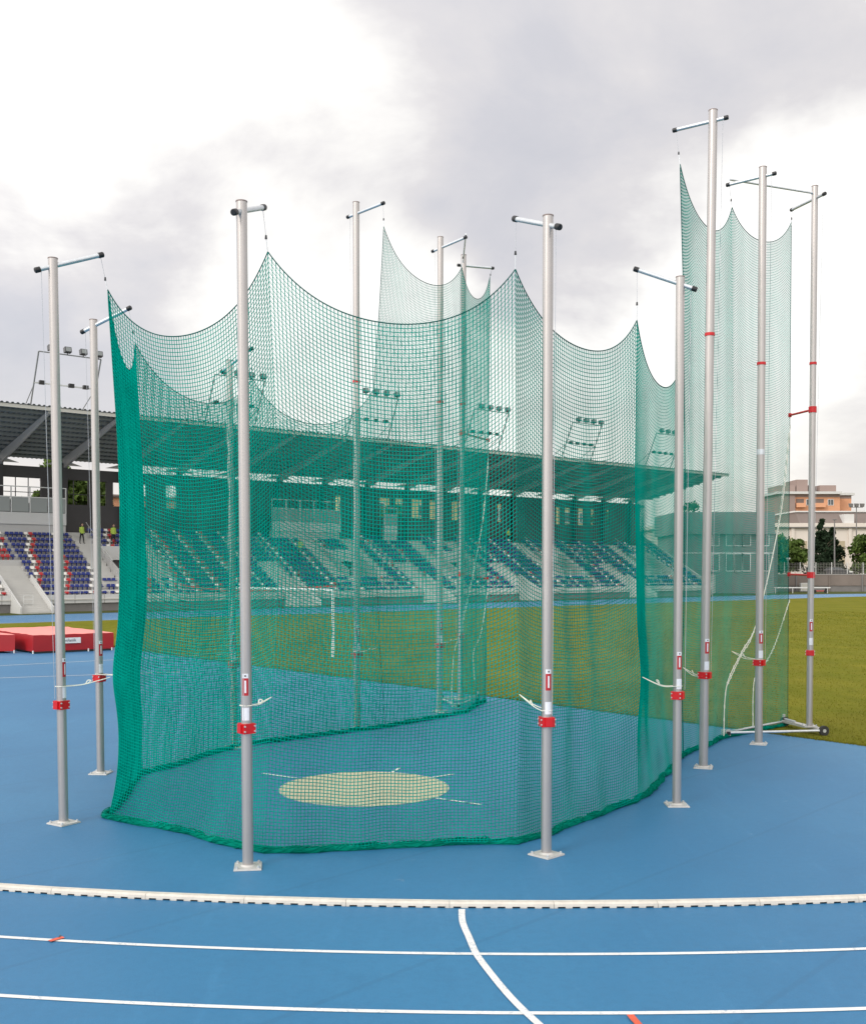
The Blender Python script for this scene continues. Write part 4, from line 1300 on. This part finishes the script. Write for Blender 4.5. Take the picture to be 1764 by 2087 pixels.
# ------------------------------------------------------------------ floodlight frames on the roof
ordn = ["floodlight frame on the roof between the two left poles", "floodlight frame on the roof behind the near left pole", "third floodlight frame from the left on the roof, behind the nets",
        "fourth floodlight frame from the left on the roof, behind the tall far net", "fifth floodlight frame from the left, beside the near right pole", "rightmost floodlight frame on the grandstand roof"]
for i_ in range(6):
    sc = 4.85 + 14.95 * i_; p = sb(sc, RF[0] + 1.2)
    fr = empty('floodlight_frame', (p.x, p.y, 15.6), STAND_ROT, ordn[i_], 'floodlights', 'floodlight frames on the grandstand roof')
    ytop = -1.9; H_ = 4.3; FM = M_STEELD; w = 2.45
    for sx in (-1, 1):
        mb = MB(); mb.beam((sx * w, 0, 0), (sx * w, ytop, H_), 0.09, 0.09); mb.build('leg', FM, fr)
        mb = MB(); mb.beam((sx * w * 0.98, ytop * 0.48, H_ * 0.48), (sx * w * 0.9, 2.8, -0.2), 0.05, 0.05); mb.build('stay', FM, fr)
    mb = MB(); mb.beam((-w, ytop, H_), (w, ytop, H_), 0.08, 0.08); mb.build('top_bar', FM, fr)
    mb = MB(); mb.beam((-w, ytop * 0.48, H_ * 0.48), (w, ytop * 0.48, H_ * 0.48), 0.10, 0.10); mb.build('lower_bar', M_RAIL, fr)
    for j in range(4):
        x = -w + 0.95 + j * 1.25
        mb = MB(); y = ytop - 0.05
        mb.hexa([(x - .26, y - .25, H_ + .20), (x + .26, y - .25, H_ + .20), (x + .26, y + .12, H_ + .12), (x - .26, y + .12, H_ + .12), (x - .26, y - .15, H_ + .60), (x + .26, y - .15, H_ + .60), (x + .26, y + .22, H_ + .52), (x - .26, y + .22, H_ + .52)])
        mb.beam((x, y, H_), (x, y, H_ + 0.3), 0.06, 0.06)
        lm = mb.build('floodlight', M_CARP, fr)
        mb = MB(); mb.quad((x - .20, y - .254, H_ + .25), (x + .20, y - .254, H_ + .25), (x + .20, y - .174, H_ + .56), (x - .20, y - .174, H_ + .56)); mb.build('lamp_glass', M_LAMPG, lm)
        mb = MB(); yl = ytop * 0.48; zl = H_ * 0.48; xl = -w + 0.55 + j * 1.15
        mb.box(xl - .2, xl + .2, yl - .3, yl - .02, zl - .12, zl + .18); mb.build('floodlight', M_BLACK, fr)


# ------------------------------------------------------------------ people in the stand
def person(loc, face, label, top_mat, vest=True, stride=0.1):
    root = empty('person', loc, face, label, 'person')
    verts = [(0, 0, .95), (0, 0, 1.12), (0, 0, 1.32), (0, 0, 1.47), (0, -.01, 1.57), (0, -.015, 1.66), (0, 0, 1.76),
             (-.10, 0, .90), (-.12, stride * .6, .50), (-.12, stride, .09), (-.12, stride - .14, .03),
             (.10, 0, .90), (.12, -stride * .6, .50), (.12, -stride, .09), (.12, -stride - .14, .03),
             (-.18, 0, 1.43), (-.24, .02, 1.16), (-.25, -.06, .92), (-.25, -.09, .83),
             (.18, 0, 1.43), (.24, .02, 1.16), (.25, -.06, .92), (.25, -.09, .83)]
    edges_ = [(0, 1), (1, 2), (2, 3), (3, 4), (4, 5), (5, 6), (0, 7), (7, 8), (8, 9), (9, 10), (0, 11), (11, 12), (12, 13), (13, 14), (3, 15), (15, 16), (16, 17), (17, 18), (3, 19), (19, 20), (20, 21), (21, 22)]
    rad = [.15, .13, .16, .10, .055, .10, .07, .10, .07, .045, .04, .10, .07, .045, .04, .06, .045, .035, .04, .06, .045, .035, .04]
    me = bpy.data.meshes.new('body'); me.from_pydata(verts, edges_, [])
    me.materials.append(M_JACK if not vest else M_TROUS)
    o = link('body', me, root)
    md_ = o.modifiers.new('skin', 'SKIN')
    lay = me.skin_vertices[0].data
    for q, rr in enumerate(rad): lay[q].radius = (rr, rr * 0.8)
    lay[0].use_root = True
    ss = o.modifiers.new('subdivision', 'SUBSURF'); ss.levels = 1; ss.render_levels = 1
    # face, hair, vest
    mb = MB(); mb.tube([(0, -.02, 1.56), (0, -.03, 1.61), (0, -.03, 1.68), (0, -.02, 1.745)], [.06, .088, .092, .06], 12); mb.build('head_skin', M_SKIN, root, True)
    mb = MB(); mb.tube([(0, .012, 1.66), (0, .01, 1.72), (0, 0, 1.79)], [.10, .098, .05], 12); mb.build('hair', M_HAIR, root, True)
    mb = MB(); n_ = 14; R_ = [(.90, .19, .135), (1.1, .175, .13), (1.3, .20, .14), (1.42, .205, .13), (1.50, .12, .09)]
    ids = []
    for z, rx, ry in R_:
        ids.append(len(mb.v)); mb.v += [(rx * math.cos(2 * PI * j / n_), ry * math.sin(2 * PI * j / n_), z) for j in range(n_)]
    for q in range(len(R_) - 1):
        for j in range(n_): mb.f.append((ids[q] + j, ids[q] + (j + 1) % n_, ids[q + 1] + (j + 1) % n_, ids[q + 1] + j)); mb.m.append(0)
    mb.build('vest' if vest else 'jacket', top_mat, root, True)
    for sx in (-1, 1):
        mb = MB(); mb.tube([(sx * .19, 0, 1.44), (sx * .245, .02, 1.16), (sx * .25, -.05, .95)], [.068, .055, .045], 8); mb.build('sleeve', top_mat, root, True)
    return root


def at_st(s, k, dy=0.35):
    p = sb(s, k * RUN + dy); return (p.x, p.y, Z0 - 0.10 + RISE * k)


person(at_st(9.35, 9), STAND_ROT + 0.5, "person in yellow-green vest and black trousers standing on the left stand stairs", M_HIVIS, stride=.12)
person(at_st(12.2, 9), STAND_ROT + 0.3, "person in yellow-green vest standing above the stairwell by the net's left edge", M_HIVIS)
person(at_st(30.7, 7), STAND_ROT - 0.2, "person in green vest among the seats, seen through the net", M_HIVIS)
person((sb(63.6, 10.4).x, sb(63.6, 10.4).y, 6.58), STAND_ROT, "person in pale green top on the upper walkway under the roof", M_HIVIS)


# ------------------------------------------------------------------ trees
def tree(loc, h, w, label, leaf, trunk_h=0.28, leaves=1500, size=0.45, seed=0, conic=False, group=None, cat='tree', name='tree'):
    r = np.random.default_rng(seed)
    root = empty(name, loc, 0, label, cat, group)
    mb = MB(); mb.tube([(0, 0, 0), (0.05 * w, 0, h * trunk_h), (0, 0.04 * w, h * 0.75)], [0.035 * h * .6, 0.025 * h * .6, 0.05], 8)
    for j in range(5):
        a = r.uniform(0, 6.28); z0 = h * r.uniform(max(trunk_h, .2), 0.55)
        mb.tube([(0, 0, z0), (math.cos(a) * w * .22, math.sin(a) * w * .22, z0 + h * .16), (math.cos(a) * w * .38, math.sin(a) * w * .38, z0 + h * .22)], [0.10, 0.06, 0.03], 5)
    mb.build('trunk', M_BARK, root, True)
    V = []; F = []
    lobes = []
    for j in range(34):
        a = r.uniform(0, 6.28)
        if conic:
            tt = r.uniform(0, 1); rr = w * 0.42 * (1 - tt) * r.uniform(.3, 1); z = h * (trunk_h * .5 + (1 - trunk_h * .5) * tt); s_ = w * .22 * (1.15 - tt)
        else:
            tq = r.uniform(.08, .86); rr = w * .36 * math.sqrt(r.uniform(0, 1)) * math.sqrt(max(.15, 1 - (2 * tq - .9) ** 2)); z = h * (trunk_h + (1 - trunk_h) * tq); s_ = w * r.uniform(.11, .20)
        lobes.append((rr * math.cos(a), rr * math.sin(a), z, s_))
    for j in range(leaves):
        lx, ly, lz, ls = lobes[r.integers(len(lobes))]
        d = r.normal(size=3); d /= np.linalg.norm(d); q = ls * r.uniform(.35, 1.12)
        c = np.array([lx, ly, lz]) + d * q * np.array([1, 1, .8])
        if c[2] > h: c[2] = h - r.uniform(0, .4)
        u_ = r.normal(size=3); u_ /= np.linalg.norm(u_); v_ = np.cross(u_, r.normal(size=3)); v_ /= np.linalg.norm(v_)
        s1 = size * r.uniform(.5, 1.2); i0_ = len(V)
        V += [tuple(c - u_ * s1), tuple(c - v_ * s1 * .55), tuple(c + u_ * s1), tuple(c + v_ * s1 * .55)]
        F.append((i0_, i0_ + 1, i0_ + 2, i0_ + 3))
    me = bpy.data.meshes.new('crown'); me.from_pydata(V, [], F); me.materials.append(leaf); me.update()
    link('crown', me, root)
    return root


# right background: retaining wall, bank, fence
YW = 162.0
mb = MB(); mb.box(20, 260, YW + 0.6, 700, 0.02, 2.3)
o = mb.build('raised_bank', M_BANK); struct(o)
rw = empty('retaining_wall', (70, YW, 0), 0, "long brown-grey concrete wall at the far side of the track", 'wall')
mb = MB(); mb.box(-50, 190, 0, 0.6, 0.9, 2.60); mb.build('upper_wall', M_RETW, rw)
mb = MB(); mb.box(-50, 190, 0.1, 0.6, 0, 0.9); mb.build('dark_base', M_BASE, rw)
for k in range(48):
    mb = MB(); mb.box(-50 + k * 5, -49.8 + k * 5, -0.12, 0.0, 0, 2.55); mb.build('buttress', M_BASE if k % 2 else M_RETW, rw)
mb = MB(); mb.box(-50, 190, -0.05, 0.62, 2.60, 2.68); mb.build('coping', M_WALLG, rw)
fc = empty('mesh_fence', (70, YW + 0.9, 2.3), 0, "grey wire mesh fence on top of the far wall", 'fence')
for k in range(80):
    x = -50 + k * 2.4; mb = MB(); mb.box(x - .04, x + .04, -.04, .04, 0, 2.15); mb.build('fence_post', M_RAIL, fc)
mb = MB()
for k in range(440): mb.box(-50 + k * .44, -50 + k * .44 + .02, -.01, .01, .1, 2.05)
for k in range(9): mb.box(-50, 142, -.012, .012, .1 + k * .24, .125 + k * .24)
o = mb.build('wire_mesh', M_FENCE, fc); o['kind'] = 'stuff'

# white rail and small kit at the far track edge
rl = empty('white_barrier', (41.5, 150.5, 0), 0, "low white rail along the far bend of the track", 'barrier')
mb = MB(); mb.box(-8, 14.5, -.05, .05, .72, .86); mb.build('rail', M_LINE, rl)
for k in range(10): mb = MB(); mb.box(-8 + k * 2.45, -7.92 + k * 2.45, -.04, .04, 0, .72); mb.build('rail_post', M_RAIL, rl)
hc = empty('hurdle_cart', (55.3, 152.5, 0), 0, "small dark cart with red wheels by the far wall", 'cart')
mb = MB(); mb.box(-1.2, .9, -.4, .4, .25, .34); mb.build('deck', M_RED, hc)
for sx in (-0.9, 0.6): mb = MB(); mb.tube([(sx, -.42, .22), (sx, -.34, .22)], .22, 14); mb.build('wheel', M_BLACK, hc)
for sx in (-1.1, .8): mb = MB(); mb.box(sx, sx + .06, -.3, .3, .3, .75); mb.build('upright', M_BLACK, hc)
sgn = empty('white_cabinet', (55.9, 160.5, 0), 0, "white framed box standing at the foot of the far wall", 'cabinet')
mb = MB(); mb.box(-.75, .75, -.35, .3, .1, 1.35); mb.build('body', M_PANEL, sgn)
mb = MB(); mb.box(-.55, -.03, -.38, -.352, .25, 1.2); mb.build('door', M_FASC, sgn)
mb = MB(); mb.box(.03, .55, -.38, -.352, .25, 1.2); mb.build('door', M_FASC, sgn)

# lamp post and tall masts
lp = empty('street_lamp', (54.4, 163.5, 2.3), 0, "short white lamp post in front of the far trees", 'street lamp')
mb = MB(); mb.tube([(0, 0, -2.3), (0, 0, 2.6)], .08, 8); mb.build('pole', M_RAIL, lp)
mb = MB(); mb.tube([(0, 0, 2.5), (0, 0, 2.7), (0, 0, 2.85)], [.12, .32, .30], 10); mb.build('lamp_head', M_PANEL, lp)
for (x, y, z, lab) in ((65.8, 175.0, 11.6, "thin dark mast rising before the white hall at right"), (79.3, 200.0, 15.6, "tall mast with three small lamps at the right edge")):
    tm_ = empty('light_mast', (x, y, 2.3), 0, lab, 'mast', 'masts beyond the far fence')
    mb = MB(); mb.tube([(0, 0, 0), (0, 0, z - 2.3)], [.14, .09], 8); mb.build('pole', M_BASE, tm_)
    if z > 13:
        mb = MB(); mb.box(-1.2, 1.2, -.06, .06, z - 2.9, z - 2.8); mb.build('crossbar', M_BASE, tm_)
        for q in (-1.05, 0, 1.05): mb = MB(); mb.hexa([(q - .28, -.3, z - 2.8), (q + .28, -.3, z - 2.8), (q + .28, .2, z - 2.8), (q - .28, .2, z - 2.8), (q - .35, -.4, z - 2.2), (q + .35, -.4, z - 2.2), (q + .35, .3, z - 2.1), (q - .35, .3, z - 2.1)]); mb.build('floodlight', M_BASE, tm_)
    else:
        mb = MB(); mb.box(-.3, .3, -.15, .15, z - 2.45, z - 2.3); mb.build('lamp_head', M_BASE, tm_)

# parked car
car = empty('parked_car', (65.2, 172.0, 2.3), 0, "dark grey car with pale bonnet parked behind the far fence", 'car')
mb = MB()
prof = [(-2.1, .35), (2.1, .35), (2.15, .75), (1.6, .95), (0.9, 1.0), (0.2, 1.42), (-1.3, 1.45), (-2.0, 1.0), (-2.15, .8)]
i0 = len(mb.v)
for y in (-.82, .82):
    for (x, z) in prof: mb.v.append((x, y * (1 if z < 1.1 else .82), z))
m_ = len(prof)
for j in range(m_): mb.f.append((i0 + j, i0 + (j + 1) % m_, i0 + m_ + (j + 1) % m_, i0 + m_ + j)); mb.m.append(0)
mb.f.append(tuple(i0 + j for j in reversed(range(m_)))); mb.m.append(0); mb.f.append(tuple(i0 + m_ + j for j in range(m_))); mb.m.append(0)
mb.build('body', M_CARP, car)
mb = MB(); mb.quad((.2, -.83, 1.0), (.75, -.83, 1.0), (.2, -.70, 1.36), (.15, -.70, 1.36)); mb.quad((-1.6, -.83, 1.0), (.1, -.83, 1.0), (.05, -.70, 1.38), (-1.3, -.70, 1.38)); mb.build('side_window', M_WIN, car)
mb = MB(); mb.hexa([(1.0, -.8, .98), (1.6, -.8, .93), (1.6, .8, .93), (1.0, .8, .98), (1.0, -.78, 1.03), (1.55, -.78, .98), (1.55, .78, .98), (1.0, .78, 1.03)]); mb.hexa([(1.5, -.83, .6), (2.17, -.83, .6), (2.17, .83, .6), (1.5, .83, .6), (1.5, -.83, .93), (2.12, -.83, .80), (2.12, .83, .80), (1.5, .83, .93)]); mb.build('bonnet', M_CARW, car)
for sx in (-1.35, 1.35):
    for sy in (-.84, .68): mb = MB(); mb.tube([(sx, sy, .33), (sx, sy + .16, .33)], .33, 18); mb.build('wheel', M_RUBBER, car, True)


# buildings
def windows(par, x0, y, z0, w, h, cols, dx, rows, dz, sub=2, mglass=None, depth=0.12):
    for r_ in range(rows):
        for c_i in range(cols):
            x = x0 + c_i * dx; z = z0 + r_ * dz
            mb = MB()
            mb.box(x - .12, x + w + .12, y - depth, y + .1, z - .12, z); mb.box(x - .12, x + w + .12, y - depth, y + .1, z + h, z + h + .12)
            mb.box(x - .12, x, y - depth, y + .1, z, z + h); mb.box(x + w, x + w + .12, y - depth, y + .1, z, z + h)
            for q in range(1, sub): mb.box(x + w * q / sub - .05, x + w * q / sub + .05, y - depth * .8, y + .1, z, z + h)
            wf = mb.build('window', M_FRAME, par)
            mb = MB(); mb.box(x, x + w, y - depth * .4, y + .08, z, z + h); mb.build('pane', mglass or M_WIN, wf)


# grey three-storey block beside the stand
gb = empty('grey_building', (34.5, 150, 0), 0, "grey three-storey building with dark windows beside the grandstand's end", 'building')
mb = MB(); mb.box(0, 13.4, 0, 14, 0, 8.3); mb.build('wall', M_GREYB, gb)
mb = MB()
for k in range(14):
    a0 = -0.5 + k * 1.0
    bow = lambda x: -0.9 * math.sin(PI * min(max(x / 13.4, 0), 1))
    mb.hexa([(a0, bow(a0) - .1, 8.3), (a0 + 1, bow(a0 + 1) - .1, 8.3), (a0 + 1, 14, 8.3), (a0, 14, 8.3), (a0, bow(a0) - .1, 11.4), (a0 + 1, bow(a0 + 1) - .1, 11.4), (a0 + 1, 14, 11.4), (a0, 14, 11.4)])
mb.build('roof_band', M_GREYB, gb)
for zb in (6.25, 2.5):
    zz_ = zb + (0.7 if zb > 5 else 0.9)
    windows(gb, 6.7, 0, zz_ - 0.2, 1.0, 2.3, 3, 1.15, 1, 1, 1)
    windows(gb, 4.7, 0, zz_ - 0.2, 0.9, 2.3, 1, 1, 1, 1, 1)
    windows(gb, 11.0, 0, zz_ - 0.2, 1.6, 2.3, 1, 1, 1, 1, 2)
mb = MB(); mb.box(0, 13.4, -.06, 0, 5.6, 5.75); mb.build('floor_band', M_FRAME, gb)
mb = MB(); mb.box(3.4, 5.2, -.05, .1, 0, 2.7); dr = mb.build('door', M_WALLG, gb)
mb = MB(); mb.box(5.2, 5.3, -.1, 0, 0, 2.8); mb.box(3.3, 3.4, -.1, 0, 0, 2.8); mb.box(3.3, 5.3, -.1, 0, 2.7, 2.8); mb.build('door_frame', M_BASE, dr)
gb2 = empty('grey_annexe', (47.95, 156, 0), 0, "low grey annexe right of the grey three-storey building", 'building')
mb = MB(); mb.box(0, 2.4, 0, 8, 0, 8.6); mb.build('wall', M_GREYB, gb2)
mb = MB(); mb.box(-.1, 2.5, -.1, 8, 8.6, 8.8); mb.build('roof', M_PANEL, gb2)

# white hall with brown roof
wh = empty('white_hall', (50, 228, 2.3), 0, "long pale hall with brown roof strip beyond the far trees", 'building')
mb = MB(); mb.box(0, 95, 0, 30, 0, 10.2); mb.build('wall', M_CREAM, wh)
mb = MB(); mb.box(-.6, 95.6, -.7, 30, 10.2, 11.0); mb.build('eaves_band', M_CREAM, wh)
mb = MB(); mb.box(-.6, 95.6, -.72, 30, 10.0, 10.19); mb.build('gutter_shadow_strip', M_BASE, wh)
mb = MB(); mb.hexa([(29, 2, 11.0), (95, 2, 11.0), (95, 28, 11.0), (29, 28, 11.0), (29, 5, 13.6), (95, 5, 13.6), (95, 26, 13.6), (29, 26, 13.6)]); mb.build('roof', M_RFBR, wh)
mb = MB(); mb.box(28.7, 95, 4.6, 26, 13.6, 13.9); mb.build('roof_ridge_cap', M_PANEL, wh)
mb = MB(); mb.box(38.3, 40.4, 1.2, 5, 11.0, 13.0); mb.build('roof_dormer', M_PANEL, wh)
for k in range(16): mb = MB(); mb.box(2 + k * 6.1, 2.7 + k * 6.1, -.35, 0, 0, 10.0); mb.build('pilaster', M_CREAM, wh)
for k in range(15): mb = MB(); mb.box(3.5 + k * 6.1, 7.4 + k * 6.1, -.12, 0, 2.2, 7.2); wf = mb.build('window', M_TAN, wh); mb = MB(); mb.box(5.4 + k * 6.1, 5.55 + k * 6.1, -.2, -.12, 2.2, 7.2); mb.build('mullion', M_CREAM, wf)

# orange apartment block
ob = empty('orange_apartment_block', (97, 300, 2.3), 0, "orange and brown apartment block with balconies rising behind the pale hall", 'building')
mb = MB(); mb.box(4.5, 17.3, 0, 16, 0, 21.5); mb.build('wall', M_ORANGE, ob)
mb = MB(); mb.box(0, 4.5, -.8, 16, 0, 22.3); mb.build('stair_tower', M_BROWN, ob)
mb = MB(); mb.box(4.5, 17.3, -.05, 16, 21.5, 22.3); mb.build('attic_band', M_BROWN, ob)
mb = MB(); mb.box(-.8, 17.4, -1.5, 16.5, 22.3, 23.0); mb.build('roof', M_PANEL, ob)
for (a, c, z) in ((0.8, 5.5, 25.0), (5.8, 9.0, 26.6), (9.2, 11.0, 25.0), (12.4, 17.0, 25.0)):
    mb = MB(); mb.box(a, c, 2, 12, 23.0, z); mb.build('roof_house', M_BROWN, ob)
for z in (15.1, 18.9):
    for a, w in ((5.0, 2.2), (10.0, 2.8)):
        mb = MB(); mb.box(a, a + w, -.02, .35, z, z + 2.1); mb.build('loggia', M_RFBR, ob)
        mb = MB(); mb.box(a - .2, a + w + .2, -1.1, -.02, z - .3, z + .9); mb.build('balcony', M_ORANGE, ob)
    for a in (7.9, 14.0): windows(ob, a, 0, z + .4, 1.4, 1.5, 1, 1, 1, 1, 2)
cb = empty('corner_block', (114.5, 303, 2.3), 0, "plain orange wing at the right end of the apartment block", 'building')
mb = MB(); mb.box(0, 4.2, 0, 14, 0, 21.3); mb.build('wall', M_ORANGE, cb)
mb = MB(); mb.box(0, 4.2, -.05, 14, 21.3, 22.2); mb.build('attic_band', M_BROWN, cb)
mb = MB(); mb.box(-.2, 4.9, -.8, 14.5, 22.22, 22.9); mb.build('roof', M_PANEL, cb)

# trees at right
for (x, y, h, w, lf, con, lab, sd_) in (
        (55.8, 178, 7.6, 8.5, M_LEAF, False, "rounded green tree behind the lamp post at right", 1),
        (60.2, 182, 7.2, 8.0, M_LEAF, False, "low green tree between the lamp post and the rightmost pole", 2),
        (65.6, 180, 9.6, 6.5, M_LEAFD, True, "dark pointed conifer beside the rightmost pole", 3),
        (68.8, 184, 8.2, 6.5, M_LEAFD, True, "second dark conifer, lower, right of the pointed one", 4),
        (73.8, 180, 7.4, 8.0, M_LEAF, False, "bushy green tree near the right edge", 5),
        (80.5, 184, 8.0, 10.0, M_LEAF, False, "bushy green tree cut by the right edge", 6),
        (50.2, 180, 9.6, 8.0, M_LEAFD, False, "dark tree behind the tall net's right edge", 7),
        (46.2, 190, 14.2, 9.5, M_LEAF, False, "round tree crown showing above the grey building's roof", 8)):
    tree((x, y, 2.3 if y > 162 else 0), h, w, lab, lf, 0.02, 5200, 0.36, sd_, con, "trees beyond the far fence")
# things behind the stand that show through its openings
bb = empty('yellow_apartment_block', (*sb(88, 42), 0), STAND_ROT, "long yellow apartment block glimpsed through the grandstand's rear openings", 'building')
mb = MB(); mb.box(-22, 40, 0, 14, 0, 14.6); mb.build('wall', M_YEL, bb)
mb = MB(); mb.box(-22.5, 40.5, -.6, 14.5, 14.6, 15.1); mb.build('roof', M_BROWN, bb)
windows(bb, -20.5, 0, 8.4, 1.4, 1.6, 15, 4.0, 2, 3.1, 2)
ob2 = empty('small_orange_house', (*sb(25.6, 30), 0), STAND_ROT, "small orange house glimpsed through the rear opening beside the net's left edge", 'building')
mb = MB(); mb.box(-4, 6, 0, 8, 0, 11.3); mb.build('wall', M_ORANGE, ob2)
mb = MB(); mb.box(-4.3, 6.3, -.3, 8.3, 11.3, 11.6); mb.build('roof', M_BROWN, ob2)
mb = MB(); mb.box(-1.5, 0, -.1, 0, 8, 9.6); mb.build('window', M_FRAME, ob2)
for (s_, bb_, h, w, lab, sd_) in ((12.6, 19, 15.5, 7.5, "green tree filling the grandstand's rear opening between the left poles", 21), (12.6, 34, 12.2, 3.5, "small tree with thin crown behind the leftmost rear opening", 22),
                                  (18.8, 26, 14.4, 3.6, "narrow tree behind the small rear opening by the net", 23), (64, 34, 14.5, 6, "tree behind the rear openings near the centre", 24), (108, 34, 14.5, 7, "tree behind the rear openings at the stand's right part", 25)):
    p = sb(s_, bb_); tree((p.x, p.y, 0), h, w, lab, M_LEAF, 0.12, 6500, 0.4, sd_, False, "trees behind the grandstand")
